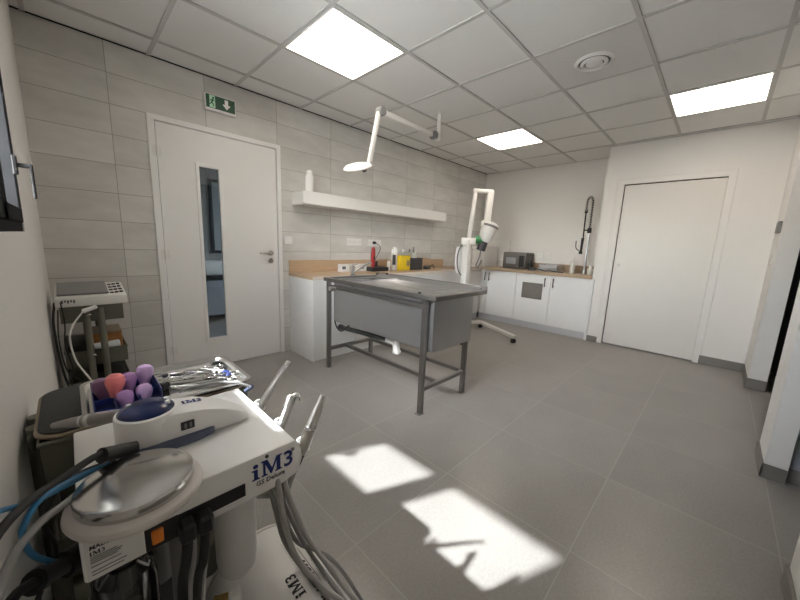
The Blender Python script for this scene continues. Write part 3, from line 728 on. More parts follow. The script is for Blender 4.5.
for k, (x, y) in enumerate(((1.738, -1.77), (2.346, -.80))):
    obj('top_knob', MB().cyl((x, y, zt - .001), (x, y, zt + .012 + (.022 if x > 2 else 0)), .012, .010, bev=.003), 'black', tb)
vb = MB().box(1.722, 1.78, -.70, -.74, .738, .775, .005); vb.cyl((1.74, -.74, .77), (1.74, -.80, .77), .012); obj('valve_block', vb, 'satin', tb)
obj('power_lead', MB().tube([(1.79, -.70, .56), (1.80, -.70, .42), (1.82, -.76, .36), (1.86, -.83, .42), (1.87, -.86, .46)], .006), 'rubber', tb)
dp = MB(); dp.cyl((2.0, -.52, .315), (2.0, -1.22, .352), .022); dp.cyl((2.0, -.52, .315), (2.0, -.49, .315), .03)
obj('drain_pipe', dp, 'darkgrey', tb)
dv = MB(); dv.cyl((2.0, -1.26, .455), (2.0, -1.26, .33), .03); dv.cyl((2.0, -1.20, .352), (2.0, -1.27, .354), .033, bev=.004); dv.tube([(2.0, -1.26, .352), (2.0, -1.30, .34), (2.0, -1.315, .28)], .031); dv.cyl((2.0, -1.316, .285), (2.0, -1.316, .255), .036, bev=.005)
obj('white_trap', dv, 'whiteplastic', tb)['label'] = 'white plastic drain trap'
fz = .8525
fx_, fy_ = 2.035, -.640
m_ = MB().cyl((fx_, fy_, fz), (fx_, fy_, fz + .01), .03, bev=.002); m_.cyl((fx_, fy_, fz + .01), (fx_, fy_, fz + .10), .022, bev=.004)
fa = obj('tap_body', m_, 'chrome', tb)
obj('spout', MB().tube([(fx_, fy_ - .01, fz + .03), (fx_ + .07, fy_ - .02, fz + .075), (fx_ + .17, fy_ - .04, fz + .125), (fx_ + .19, fy_ - .044, fz + .115)], .013), 'chrome', fa)
obj('lever', MB().bar((fx_ - .005, fy_, fz + .107), (fx_ + .05, fy_ - .01, fz + .118), .03, .012, .004), 'chrome', fa)

# ------------------------------------------------------------------ ceiling surgical lamp
lp = thing('surgical_lamp', 'white jointed examination lamp hanging from the ceiling over the steel table', 'lamp', (2.795, -1.0, H))
m_ = MB().cyl((2.795, -1, H), (2.795, -1, H - .01), .045, bev=.002); m_.cyl((2.795, -1, H - .01), (2.80, -1, 2.20), .021); m_.cyl((2.80, -1, 2.23), (2.80, -1, 2.195), .028, bev=.004)
obj('ceiling_post', m_, 'whitemetal', lp)
def knuckle(x, z, r): 
    k = MB().cyl((x, -.967, z), (x, -1.033, z), r, bev=.006); return k
obj('joint', knuckle(2.722, 2.235, .036), 'midgrey', lp)
obj('upper_arm', MB().bar((2.72, -1, 2.235), (2.03, -1, 2.245), .036, .042, .008), 'whitemetal', lp)
obj('joint', knuckle(2.03, 2.245, .037), 'midgrey', lp)
obj('lower_arm', MB().bar((2.005, -1, 2.235), (1.915, -1, 1.815), .03, .036, .008), 'whitemetal', lp)
obj('swivel', MB().cyl((1.915, -.97, 1.808), (1.915, -1.03, 1.808), .022, bev=.004), 'satin', lp)
hm = Matrix.Translation((1.795, -1.0, 1.775)) @ Euler((.18, -.40, 0)).to_matrix().to_4x4()
hd = MB().lathe([(0, .022), (.055, .020), (.09, .012), (.112, -.003), (.116, -.012), (.110, -.018), (.092, -.013), (.0, -.012)], mtx=hm, seg=40)
hh = obj('lamp_head', hd, 'whitemetal', lp)
obj('lens', MB().lathe([(0, -.017), (.085, -.017), (.09, -.0135), (0, -.0135)], mtx=hm @ Matrix.Translation((-.01, 0, 0)), seg=32), 'white', hh)
obj('grip', MB().cyl(hm @ Vector((.05, -.02, -.012)), hm @ Vector((.05, -.02, -.055)), .022, .018, bev=.004), 'midgrey', hh)
obj('neck', MB().bar((1.88, -1, 1.805), (1.925, -1, 1.812), .03, .03, .006), 'whitemetal', lp)

# ------------------------------------------------------------------ mobile x-ray stand
C_ = Vector((4.04, -.62, 0))
xr = thing('mobile_xray_stand', 'white wheeled dental x-ray stand with folded arm and green collimator', 'x-ray stand', C_)
ld = Vector((-.47, -.88, 0)).normalized(); sd = Vector((.88, -.47, 0)).normalized()
pA, pB = C_ + sd * .31, C_ - sd * .31
obj('base_crossbar', MB().bar(pA + Vector((0, 0, .085)), pB + Vector((0, 0, .085)), .06, .05, .008), 'whitemetal', xr)
for p in (pA, pB):
    e_ = p + ld * .80
    if p is pB: e_ = Vector((3.36, -1.10, 0))
    lg = obj('leg', MB().bar(p + Vector((0, 0, .085)), e_ + Vector((0, 0, .085)), .055, .045, .008), 'whitemetal', xr)
    for q_ in (e_ - ld * .02, p):
        cs = MB(); cs.cyl(q_ + Vector((0, 0, .03)) - sd * .022, q_ + Vector((0, 0, .03)) - sd * .008, .03, seg=20, bev=.004); cs.cyl(q_ + Vector((0, 0, .03)) + sd * .008, q_ + Vector((0, 0, .03)) + sd * .022, .03, seg=20, bev=.004)
        cs.cyl(q_ + Vector((0, 0, .03)), q_ + Vector((0, 0, .066)), .01, seg=10)
        obj('caster', cs, 'black', lg)
cm_ = MB().bar(C_ + Vector((0, 0, .08)), C_ + Vector((0, 0, 1.27)), .10, .11, .012); obj('column', cm_, 'whitemetal', xr)
rd = Vector((.70, -.71, 0))
obj('bracket', MB().bar(C_ + Vector((0, 0, 1.25)) - rd * .09, C_ + Vector((0, 0, 1.25)) + rd * .10, .11, .10, .012), 'whitemetal', xr)
obj('upper_column', MB().bar(C_ + Vector((0, 0, 1.28)) + rd * .01, C_ + Vector((0, 0, 1.93)) + rd * .055, .05, .055, .010), 'whitemetal', xr)
obj('top_arm', MB().bar(C_ + Vector((0, 0, 1.93)) + rd * .02, C_ + Vector((0, 0, 1.925)) + rd * .30, .06, .055, .012), 'whitemetal', xr)
obj('drop_arm', MB().bar(C_ + Vector((0, 0, 1.94)) + rd * .265, C_ + Vector((0, 0, 1.50)) + rd * .24, .075, .085, .014), 'whitemetal', xr)
obj('yoke', MB().cyl(C_ + Vector((0, 0, 1.49)) + rd * .17, C_ + Vector((0, 0, 1.49)) + rd * .30, .055, bev=.012), 'whitemetal', xr)
ha = (C_ + rd * .30 + Vector((0, 0, 1.50))); hb2 = C_ + rd * .20 + Vector((0, 0, 1.18))
ax_ = frame_z(hb2 - ha); ax_.translation = ha
tubeh = obj('tube_head', MB().lathe([(0, -.02), (.07, -.018), (.108, .0), (.115, .02), (.112, .05), (.108, .09), (.085, .24), (.07, .26), (0, .26)], mtx=ax_, seg=28), 'whiteplastic', xr)
obj('head_band', MB().lathe([(.114, .018), (.1165, .022), (.115, .05), (.110, .046)], mtx=ax_, seg=28), 'midgrey', tubeh)
obj('collimator', MB().lathe([(0, .25), (.058, .25), (.062, .38), (.055, .385), (0, .385)], mtx=ax_ @ Matrix.Translation((.0, .0, 0)), seg=24), 'darkgrey', tubeh)
gp = C_ + Vector((0, 0, 1.275)) + rd * .155
obj('green_cone_ring', MB().cyl(gp - rd * .06 + Vector((0, 0, .005)), gp + rd * .045 + Vector((0, 0, -.0)), .055, .06, bev=.008), 'greenplastic', tubeh)['label'] = 'green plastic ring'
cd = C_ + rd * .19
obj('hanging_cable', MB().tube([cd + Vector((0, 0, 1.2)), cd + Vector((.0, 0, 1.05)) - rd * .01, cd + Vector((0, 0, .93)) - rd * .05, cd + Vector((0, 0, .90)) - rd * .02, cd + Vector((0, 0, 1.0)) + rd * .02], .010), 'midgrey', xr)
ct = C_ - rd * .085 + Vector((.03, .03, 0))
hs_ = obj('control_box', MB().lathe([(0, 0), (.04, .0), (.068, .04), (.072, .25), (.06, .36), (0, .40)], mtx=Matrix.Translation(ct + Vector((0, 0, .80))) @ Euler((0, 0, -.79)).to_matrix().to_4x4(), sy=.45), 'whiteplastic', xr)
obj('control_label', MB().bar(ct + Vector((-.02, -.045, 1.0)), ct + Vector((-.02, -.045, 1.1)), .04, .004, .001, (1, 1, 0)), 'label', hs_)
lo_ = []
for k in range(17):
    a = PI * (k / 16) * 1.25 - .2
    lo_.append(ct + rd * (.02 - .085 * math.sin(a)) + Vector((-.03, -.05, 1.0 + .22 * math.cos(a))))
obj('coiled_cable', MB().tube(lo_, .006, sub=2), 'rubber', xr)
obj('column_slot', MB().bar(C_ + Vector((-.005, -.0, .86)) + rd * .052, C_ + Vector((-.005, 0, 1.18)) + rd * .052, .012, .03, .004, (1, 1, 0)), 'black', xr)
obj('column_foot', MB().bar(C_ + Vector((0, 0, .05)), C_ + Vector((0, 0, .14)), .12, .12, .01), 'whitemetal', xr)

# ------------------------------------------------------------------ trolleys
def trolley(x0, x1, y0, y1, ztop, zs, label, group):
    """three steel trays on two end pairs of tubes; y1 < y0"""
    cx, cy = (x0 + x1) / 2, (y0 + y1) / 2
    t = thing('utility_trolley', label, 'trolley', (cx, cy, 0), group)
    for z, hh_ in zs:
        m_ = MB(); e = .003
        m_.box(x0, x1, y1, y0, z - hh_, z - hh_ + e); m_.box(x0, x1, y1, y1 + e, z - hh_, z, .001); m_.box(x0, x1, y0 - e, y0, z - hh_, z, .001)
        m_.box(x0, x0 + e, y1, y0, z - hh_, z, .001); m_.box(x1 - e, x1, y1, y0, z - hh_, z, .001)
        tr = obj('tray', m_, 'olive', t)
        r_ = MB(); r_.tube([(x0, y0, z), (x1, y0, z), (x1, y1, z), (x0, y1, z), (x0, y0, z)], .005, seg=8, sub=1); obj('rim', r_, 'olive', tr)
    return t
t2 = trolley(.045, .315, -.17, -.61, .76, ((.755, .095), (.485, .092), (.30, .09)), 'olive grey three tier trolley in the corner by the tiled wall', 'olive grey utility trolleys')
def posts(t, pts, ztop, y_):
    for (x, y) in pts:
        obj('post', MB().tube([(x, y, ztop), (x, y, .09)], .016, seg=14, sub=1), 'olive', t)
posts(t2, [(.150, -.628), (.212, -.628), (.150, -.15), (.212, -.15)], .74, 0)
for (x, y) in ((.06, -.59), (.30, -.59), (.06, -.19), (.30, -.19)):
    c = MB(); c.cyl((x - .01, y, .03), (x + .01, y, .03), .03, bev=.004); c.cyl((x, y, .03), (x, y, .10), .008, seg=10); obj('caster', c, 'black', t2)
f = MB(); f.bar((.15, -.628, .1), (.15, -.15, .1), .025, .02); f.bar((.212, -.628, .1), (.212, -.15, .1), .025, .02); f.box(.05, .31, -.59, -.57, .09, .11); f.box(.05, .31, -.21, -.19, .09, .11)
obj('base_frame', f, 'olive', t2)
for z in (.70, .46):
    obj('bolt', MB().cyl((.163, -.645, z), (.163, -.638, z), .009, bev=.002), 'chrome', t2)
# device on it
ec = thing('wedge_monitor', 'pale wedge shaped desk monitor with grey top on the corner trolley', 'monitor', (.19, -.42, .755))
wd_ = MB().prism([(0, 0), (.30, 0), (.30, .098), (.03, .056), (0, .052)], .305, Matrix.Translation((.032, -.635, .757)) @ Matrix(((0, 0, 1, 0), (1, 0, 0, 0), (0, 1, 0, 0), (0, 0, 0, 1))), .004)
obj('case', wd_, 'label', ec)
obj('screen_panel', MB().rbox((.150, -.475, .841), (.215, .26, .010), (.154, 0, 0), .002), 'midgrey', ec)
kp = MB()
for a in range(4):
    for b_ in range(3): kp.cyl((.274 + .022 * b_, -.59 + .06 * a + .01 * b_, .817 + .0093 * a), (.274 + .022 * b_, -.59 + .06 * a + .01 * b_, .823 + .0093 * a + .0015 * b_), .009, seg=10)
obj('keypad', kp, 'black', ec)
lb = MB()
for k in range(5): lb.box(.056 + .012 * k, .064 + .012 * k, -.6362, -.6345, .778 + .006 * (k % 2), .796)
obj('front_markings', lb, 'greyink', ec)
# things in its second tray
bx_ = thing('printed_box', 'brown patterned cardboard box in the second tray of corner trolley', 'box', (.24, -.40, .414))
obj('carton', MB().box(0.155, .305, -.50, -.28, .397, .555, .003), 'brown', bx_)
obj('lid_flap', MB().box(.153, .307, -.502, -.28, .555, .558), 'tan', bx_)
rl_ = thing('paper_roll', 'white paper roll lying across the second tray of corner trolley', 'roll', (.23, -.555, .414))
obj('roll', MB().cyl((.165, -.575, .492), (.285, -.57, .496), .024, bev=.003), 'papergrey', rl_)
obj('core', MB().cyl((.284, -.57, .496), (.288, -.57, .496), .010), 'tan', rl_)
single('black_case', MB().box(.055, .15, -.56, -.26, .397, .51, .008), 'black', 'black case standing at left in the second tray of corner trolley', 'case', (.1, -.4, .414))
single('dark_pouch', MB().box(.16, .30, -.58, -.3, .214, .335, .02), 'charcoal', 'dark soft pouch in the bottom tray of corner trolley', 'pouch', (.23, -.45, .214))
# its cables
wc = thing('sensor_cable', 'pale grey cable hanging from the corner trolley monitor', 'cable', (.16, -.66, .75))
obj('connector', MB().rbox((.165, -.662, .742), (.07, .022, .022), (0, -.35, 0), .006), 'whiteplastic', wc)
obj('cord', MB().tube([(.14, -.665, .735), (.09, -.675, .66), (.072, -.67, .58), (.085, -.66, .45), (.13, -.65, .33), (.17, -.64, .20), (.19, -.66, .02)], .0045), 'white_cable', wc)
for pts, lab in (([(.03, -.60, .78), (.018, -.64, .68), (.02, -.63, .52), (.03, -.6, .36), (.05, -.58, .20), (.03, -.6, .02)], 'thick black cable nearest the white wall beside the corner trolley'),
                 ([(.055, -.645, .79), (.06, -.66, .66), (.05, -.65, .55), (.065, -.64, .42), (.055, -.635, .30), (.04, -.64, .02)], 'thin black cable looping in front of the corner trolley'),
                 ([(.04, -.60, .74), (.03, -.66, .58), (.045, -.65, .40), (.10, -.64, .30), (.06, -.63, .15), (.05, -.62, .02)], 'black cable curling below the second tray of corner trolley')):
    single('power_cable', MB().tube(pts, .0055 if 'thick' in lab else .0032), 'rubber', lab, 'cable', pts[-1], 'black cables beside the corner trolley')

# near trolley with lid
t1 = trolley(.03, .445, -1.985, -2.235, .755, ((.735, .09), (.50, .10), (.28, .09)), 'olive grey trolley with a charcoal cover beside the white dental unit', 'olive grey utility trolleys')
posts(t1, [(.022, -2.08), (.022, -2.14), (.452, -2.08), (.452, -2.14)], .74, 0)
for (x, y) in ((.05, -2.01), (.425, -2.01), (.05, -2.21), (.425, -2.21)):
    c = MB(); c.cyl((x - .01, y, .03), (x + .01, y, .03), .03, bev=.004); c.cyl((x, y, .03), (x, y, .10), .008, seg=10); obj('caster', c, 'black', t1)
f = MB(); f.bar((.022, -2.08, .1), (.452, -2.08, .1), .02, .02); f.bar((.022, -2.14, .1), (.452, -2.14, .1), .02, .02); f.box(.04, .06, -2.21, -2.01, .09, .11); f.box(.415, .435, -2.21, -2.01, .09, .11); obj('base_frame', f, 'olive', t1)
for y in (-2.06, -2.12, -2.17): obj('side_clip', MB().rbox((.016, y, .716), (.012, .026, .036), (.1, 0, 0), .005), 'tan' if y > -2.1 else 'olive', t1)
def rrect(x0, x1, y0, y1, r, n=6):
    out = []
    for cx_, cy_, a0 in ((x1 - r, y1 - r, 0), (x0 + r, y1 - r, PI / 2), (x0 + r, y0 + r, PI), (x1 - r, y0 + r, 1.5 * PI)):
        for k in range(n + 1):
            a = a0 + PI / 2 * k / n; out.append((cx_ + r * math.cos(a), cy_ + r * math.sin(a)))
    return out
cv = thing('trolley_cover', 'charcoal rounded cover with tan rim lying on the near trolley', 'cover', (.24, -2.11, .74))
obj('rim_board', MB().prism(rrect(.022, .455, -2.235, -1.945, .045), .007, Matrix.Translation((0, 0, .7405)), .002), 'tan', cv)
obj('mat', MB().prism(rrect(.028, .449, -2.229, -1.951, .042), .005, Matrix.Translation((0, 0, .7475)), .002), 'charcoal', cv)
TZ = .7528
# steel tray on the cover
ty0, ty1, tx0, tx1 = -2.228, -1.985, .112, .448
st = thing('steel_tray', 'shallow stainless tray holding instruments and silicone bulbs on the near trolley', 'tray', (.28, -2.12, TZ))
m_ = MB(); m_.prism(rrect(tx0, tx1, ty0, ty1, .028), .002, Matrix.Translation((0, 0, TZ)))
obj('tray_floor', m_, 'chrome', st)
ring = rrect(tx0, tx1, ty0, ty1, .03); ring.append(ring[0])
m_ = MB(); 
t_ = bmesh.new(); vs = []
for (x, y) in ring[:-1]:
    dx_, dy_ = x - (tx0 + tx1) / 2, y - (ty0 + ty1) / 2
    vs.append([t_.verts.new((x, y, TZ + .001)), t_.verts.new((x + .005 * (1 if dx_ > 0 else -1), y + .006 * (1 if dy_ > 0 else -1), TZ + .010)), t_.verts.new((x + .014 * (1 if dx_ > 0 else -1), y + .014 * (1 if dy_ > 0 else -1), TZ + .011)), t_.verts.new((x + .014 * (1 if dx_ > 0 else -1), y + .014 * (1 if dy_ > 0 else -1), TZ + .008))])
for a, b_ in zip(vs, vs[1:] + vs[:1]):
    for k in range(3): t_.faces.new((a[k], b_[k], b_[k + 1], a[k + 1]))
bmesh.ops.recalc_face_normals(t_, faces=t_.faces); m_._merge(t_)
obj('flared_rim', m_, 'satin', st)
# instruments in the tray
def scissors(x, y, a, L, label, blue=False):
    t = thing('dental_instrument', label, 'instrument', (x, y, TZ + .004), 'steel instruments in the tray')
    R_ = Matrix.Translation((x, y, TZ + .0065)) @ Matrix.Rotation(a, 4, 'Z')
    def P(*q): return R_ @ Vector(q)
    for sgn in (-1, 1):
        m_ = MB().tube([P(L * .5, .002 * sgn, 0), P(L * .15, -.002 * sgn, .001), P(-.02, .010 * sgn, .001), P(-L * .38, .014 * sgn, .001)], .0028, seg=8)
        rg = [P(-L * .38 - .014 + .014 * math.cos(2 * PI * k / 14), .018 * sgn + .012 * math.sin(2 * PI * k / 14), .001) for k in range(15)]
        m_.tube(rg, .0022, seg=6, sub=1)
        obj('blade', m_, 'chrome', t)
    obj('pivot', MB().cyl(P(L * .12, 0, -.002), P(L * .12, 0, .005), .004, seg=10), 'chrome', t)
def probe(x, y, a, L, label, z=0.):
    t = thing('dental_instrument', label, 'instrument', (x, y, TZ + .004), 'steel instruments in the tray')
    R_ = Matrix.Translation((x, y, TZ + .0065 + z)) @ Matrix.Rotation(a, 4, 'Z')
    def P(*q): return R_ @ Vector(q)
    obj('grip', MB().cyl(P(-L * .3, 0, 0), P(L * .3, 0, 0), .004, seg=10, bev=.001), 'satin', t)
    obj('tip', MB().tube([P(L * .3, 0, 0), P(L * .42, .004, 0), P(L * .48, -.006, 0), P(L * .5, -.012, .002)], .0015, seg=6), 'chrome', t)
    obj('tip', MB().tube([P(-L * .3, 0, 0), P(-L * .42, -.004, 0), P(-L * .5, .008, .002)], .0015, seg=6), 'chrome', t)
scissors(.345, -2.055, 2.75, .15, 'steel scissors lying nearest the far corner of the tray')
scissors(.330, -2.095, 2.95, .15, 'steel scissors in the middle of the instrument tray')
scissors(.375, -2.130, 2.55, .14, 'steel forceps lying towards the right end of the tray')
probe(.305, -2.125, 2.85, .16, 'thin steel probe beside the middle scissors in the tray')
probe(.350, -2.165, 2.95, .17, 'thin steel scaler lying along the front of the tray')
probe(.300, -2.160, 2.6, .16, 'thin steel probe in front of the bulbs in the tray')
probe(.395, -2.085, 2.2, .15, 'thin steel probe lying across the right end of the tray')
probe(.355, -2.195, 2.8, .16, 'thin steel probe nearest the white unit in the tray')
probe(.320, -2.03, 2.9, .16, 'thin steel probe along the back rim of the tray')
bc = single('blue_clip', MB().tube([(.415, -2.12, TZ + .007), (.423, -2.14, TZ + .012), (.416, -2.16, TZ + .007), (.43, -2.15, TZ + .006)], .004, seg=8), 'bluerack', 'small blue clip at the right end of the instrument tray', 'clip', (.42, -2.14, TZ))
bk = thing('dark_holder', 'small black instrument holder between the bulbs and the steel instruments', 'holder', (.262, -2.14, TZ + .003))
obj('block', MB().rbox((.262, -2.14, TZ + .012), (.022, .018, .02), (0, 0, .4), .003), 'black', bk)
obj('hook', MB().tube([(.262, -2.14, TZ + .02), (.275, -2.125, TZ + .03), (.278, -2.11, TZ + .035), (.27, -2.10, TZ + .03)], .002, seg=6), 'chrome', bk)
# blue rack with bulbs
rk = thing('blue_rack', 'blue plastic rack of silicone bulbs at the left end of the tray', 'rack', (.17, -2.13, TZ))
m_ = MB(); rx0, rx1, ry0, ry1 = .118, .246, -2.216, -2.075
e = .003; rz0, rz1 = TZ + .0025, TZ + .026
m_.box(rx0, rx1, ry0, ry0 + e, rz0, rz0 + .010, .001); m_.box(rx0, rx1, ry1 - e, ry1, rz0, rz1 + .015, .001); m_.box(rx0, rx0 + e, ry0, ry1, rz0, rz1, .001); m_.box(rx1 - e, rx1, ry0, ry1, rz0, rz1 + .012, .001); m_.box(rx0, rx1, ry0, ry1, rz0, rz0 + e)
obj('box_walls', m_, 'bluerack', rk)
m_ = MB()
for y in (-2.12, -2.16): m_.box(rx0, rx1, y - .0015, y + .0015, rz0, rz1 - .004)
for x in (.157, .203): m_.box(x - .0015, x + .0015, ry0, ry1, rz0, rz1 - .004)
obj('divider', m_, 'bluerack', rk)
def bulb(x, y, z, mat, label, r=.024, tilt=(.5, .1)):
    t = thing('silicone_bulb', label, 'silicone bulb', (x, y, z), 'silicone bulbs in the blue rack')
    mt = Matrix.Translation((x, y, z)) @ Euler((tilt[0], tilt[1], 0)).to_matrix().to_4x4()
    k = r / .024
    obj('bulb_body', MB().lathe([(0, -.030 * k), (.011 * k, -.030 * k), (.013 * k, -.022 * k), (.017 * k, -.010 * k), (.0225 * k, .006 * k), (.0245 * k, .018 * k), (.022 * k, .031 * k), (.013 * k, .040 * k), (0, .043 * k)], mtx=mt, seg=24), mat, t)
    obj('stem', MB().cyl(mt @ Vector((0, 0, -.030 * k)), mt @ Vector((0, 0, -.052 * k)), .004 * k, seg=10), 'white', t)
bulb(.138, -2.125, .783, 'plum', 'plum coloured silicone bulb at the left end of the blue rack', .0185, (-.35, -.1))
bulb(.161, -2.155, .797, 'pink', 'salmon pink silicone bulb standing highest in the blue rack', .0195, (-.15, .1))
bulb(.190, -2.120, .785, 'purple', 'purple silicone bulb right behind the pink one', .0175, (-.35, .05))
bulb(.226, -2.100, .788, 'lilac', 'light lilac silicone bulb at the right end of the blue rack', .0195, (-.4, .12))
bulb(.176, -2.186, .764, 'purple', 'purple silicone bulb in front below the pink one', .0175, (-.7, .0))
bulb(.214, -2.176, .766, 'lilac', 'lilac silicone bulb half hidden by the navy dome', .0175, (-.6, .1))

# ------------------------------------------------------------------ dental unit
du = thing('dental_unit', 'white dental compressor unit with round steel lid in the foreground', 'dental unit', (.25, -2.42, 0))
TXp = lambda x, z: (x, z)
prof = [(.082, .664), (.382, .664), (.420, .674), (.431, .705), (.428, .722), (.414, .752), (.082, .752)]
obj('control_box', MB().prism(prof, .335, Matrix(((1, 0, 0, 0), (0, 0, -1, -2.25), (0, 1, 0, 0), (0, 0, 0, 1))), .004), 'unitwhite', du)
YF = -2.5855
sl = MB().box(.155, .309, YF - .0012, YF + .01, .680, .707, .001)
slot = obj('front_slot', sl, 'black', du)
obj('rocker_switch', MB().rbox((.170, YF - .003, .689), (.016, .008, .026), (.12, 0, 0), .002), 'orange', slot)
obj('switch_surround', MB().box(.154, .200, YF - .0016, YF + .01, .667, .708, .001), 'black', slot)
tx = MB(); logo(tx, .034, facY(.322, YF, .7025)); obj('logo_lettering', tx, 'inkblue', du)
tx = MB(); tx.text('GS Deluxe', .0135, facY(.329, YF - .0001, .688), 0, .1); tx.text('®', .010, facY(.404, YF - .0001, .731)); obj('model_lettering', tx, 'greyink', du)
obj('screw', MB().cyl((.352, YF - .002, .744), (.352, YF + .004, .744), .0035, seg=12), 'greyink', du)
lbp = MB().box(.086, .152, YF - .0008, YF + .004, .6665, .748, .0004)
lbo = obj('rating_label', lbp, 'label', du)
tx = MB(); tx.text('MADE', .0085, facY(.091, YF - .001, .7175), .0002, .15); logo(tx, .0068, facY(.091, YF - .0006, .7068))
obj('label_lettering', tx, 'ink', lbo)
ln = MB()
for k, (z, wd) in enumerate(((.7035, .03), (.7005, .036), (.6975, .034), (.6945, .030), (.688, .034), (.680, .040), (.6745, .036))):
    ln.box(.091, .091 + wd, YF - .0014, YF - .0008, z, z + .0011)
obj('label_print', ln, 'greyink', lbo)
# round lid on flange
lc = (.155, -2.562, 0)
fl = obj('lid_flange', MB().lathe([(0, .752), (.078, .752), (.086, .756), (.0885, .762), (.087, .768), (.082, .772), (.078, .773), (0, .773)], lc, seg=56), 'beige', du)
ldm = obj('steel_lid', MB().lathe([(0, .772), (.0755, .772), (.0762, .775), (.0762, .787), (.075, .7893), (.068, .7898), (.066, .7905), (.030, .7945), (0, .7965)], lc, seg=64), 'lid', du, 20)
# stand under the box
obj('stand_column', MB().box(.18, .26, -2.40, -2.30, .04, .664, .006), 'darkgrey', du)
obj('base_plate', MB().box(.08, .44, -2.58, -2.27, .03, .044, .004), 'midgrey', du)
for (x, y) in ((.11, -2.55), (.41, -2.55), (.11, -2.30), (.41, -2.30)):
    c = MB(); c.cyl((x - .01, y, .015), (x + .01, y, .015), .015, bev=.003); c.cyl((x, y, .015), (x, y, .032), .007, seg=10); obj('caster', c, 'black', du)
# compressor tank, reservoir bottle, jars
TKX, TKZ, TKR = .42, .19, .145
ty_ = Matrix.Translation((TKX, -2.33, TKZ)) @ Matrix.Rotation(PI / 2, 4, 'X')
tank = obj('compressor_tank', MB().lathe([(0, -.05), (.05, -.047), (.095, -.036), (.128, -.018), (.145, 0), (.145, .33), (.128, .348), (.095, .366), (.05, .377), (0, .38)], mtx=ty_, seg=56), 'unitwhite', du)
obj('tank_seam', MB().lathe([(.1445, .003), (.1465, .004), (.1465, .010), (.1445, .011)], mtx=ty_, seg=56), 'beige', tank)
obj('reservoir_bottle', MB().lathe([(0, .436), (.028, .438), (.038, .452), (.041, .48), (.041, .664), (0, .664)], (.314, -2.50, 0), seg=32), 'bottle', du)
obj('clear_jar', MB().lathe([(.0, .575), (.025, .572), (.045, .555), (.050, .53), (.050, .44), (.046, .44), (.046, .53), (.040, .55), (.022, .566), (0, .568)], (.128, -2.465, 0), seg=32), 'clear', du)
obj('jar_cap', MB().lathe([(0, .575), (.02, .573), (.02, .60), (0, .602)], (.128, -2.465, 0), seg=20), 'black', du)
obj('filter_mesh', MB().cyl((.185, -2.40, .44), (.185, -2.40, .66), .03), 'midgrey', du)
obj('hose_column', MB().cyl((.215, -2.49, .40), (.215, -2.49, .664), .02), 'midgrey', du)
ft = MB().cyl((.262, -2.505, .385), (.288, -2.515, .388), .018, .015, seg=6); ft.cyl((.25, -2.50, .385), (.262, -2.505, .385), .011); obj('brass_fitting', ft, 'brass', du)
obj('valve_knob', MB().cyl((.288, -2.515, .388), (.312, -2.522, .39), .016, bev=.003), 'whiteplastic', du)
# label wrapped on the tank: reads along the tank, away from the camera
def wrap(mb, y0, phi0):
    for v in mb.bm.verts:
        r_ = TKR + .0005 + v.co.z; ph = phi0 - v.co.y / TKR
        v.co = Vector((TKX + r_ * math.sin(ph), y0 + v.co.x, TKZ + r_ * math.cos(ph)))
    return mb
pt_ = MB(); t_ = bmesh.new(); g_ = []
for i in range(2):
    row = []
    for j in range(15):
        row.append(t_.verts.new((i * .24, -.075 + .075 * j / 14, 0)))
    g_.append(row)
for j in range(14): t_.faces.new((g_[0][j], g_[1][j], g_[1][j + 1], g_[0][j + 1]))
pt_._merge(t_); obj('tank_label', wrap(pt_, -2.655, .21), 'label', tank)
obj('tank_logo', wrap(logo(MB(), .026, Matrix()), -2.580, .13), 'ink', tank)
obj('tank_title', wrap(MB().text('PLATINUM', .030, Matrix(), .0012, .25, .0003), -2.635, .43), 'ink', tank)
ru = MB(); t_ = bmesh.new(); q_ = [t_.verts.new(p) for p in ((0, -.0035, .0004), (.20, -.0035, .0004), (.20, -.0015, .0004), (0, -.0015, .0004))]; t_.faces.new(q_); ru._merge(t_)
obj('tank_rule', wrap(ru, -2.645, .45), 'ink', tank)
obj('tank_subtitle', wrap(MB().text('Oil Free Compressor', .0165, Matrix(), 0, .2, .0003), -2.635, .62), 'greyink', tank)
# hanging hoses
dr = [(.60, -2.74, .16), (.64, -2.74, .02)]
hoses = [[(.374, -2.563, .70), (.374, -2.583, .668), (.383, -2.577, .608), (.401, -2.559, .52), (.437, -2.538, .40), (.469, -2.568, .336), (.495, -2.661, .327), (.56, -2.72, .25)] + dr,
         [(.370, -2.534, .70), (.37, -2.554, .648), (.385, -2.545, .573), (.411, -2.526, .461), (.457, -2.515, .344), (.469, -2.60, .335), (.476, -2.669, .333), (.55, -2.74, .25), (.59, -2.76, .16), (.62, -2.76, .02)],
         [(.392, -2.554, .70), (.392, -2.574, .657), (.412, -2.569, .585), (.449, -2.562, .475), (.508, -2.538, .347), (.53, -2.589, .298), (.535, -2.673, .296), (.60, -2.70, .20), (.65, -2.70, .02)],
         [(.396, -2.535, .70), (.396, -2.555, .638), (.415, -2.531, .517), (.442, -2.534, .439), (.49, -2.539, .384), (.546, -2.529, .302), (.601, -2.539, .192), (.666, -2.568, .03)],
         [(.383, -2.534, .70), (.383, -2.554, .641), (.414, -2.552, .546), (.45, -2.541, .445), (.496, -2.528, .336), (.50, -2.619, .324), (.50, -2.68, .326), (.57, -2.71, .25), (.62, -2.72, .12), (.63, -2.72, .02)]]
for k, h in enumerate(hoses): obj('hose', MB().tube(h, (.0066, .0058, .0066, .0055, .0055)[k]), 'hosel' if k in (0, 2) else 'hose', du)
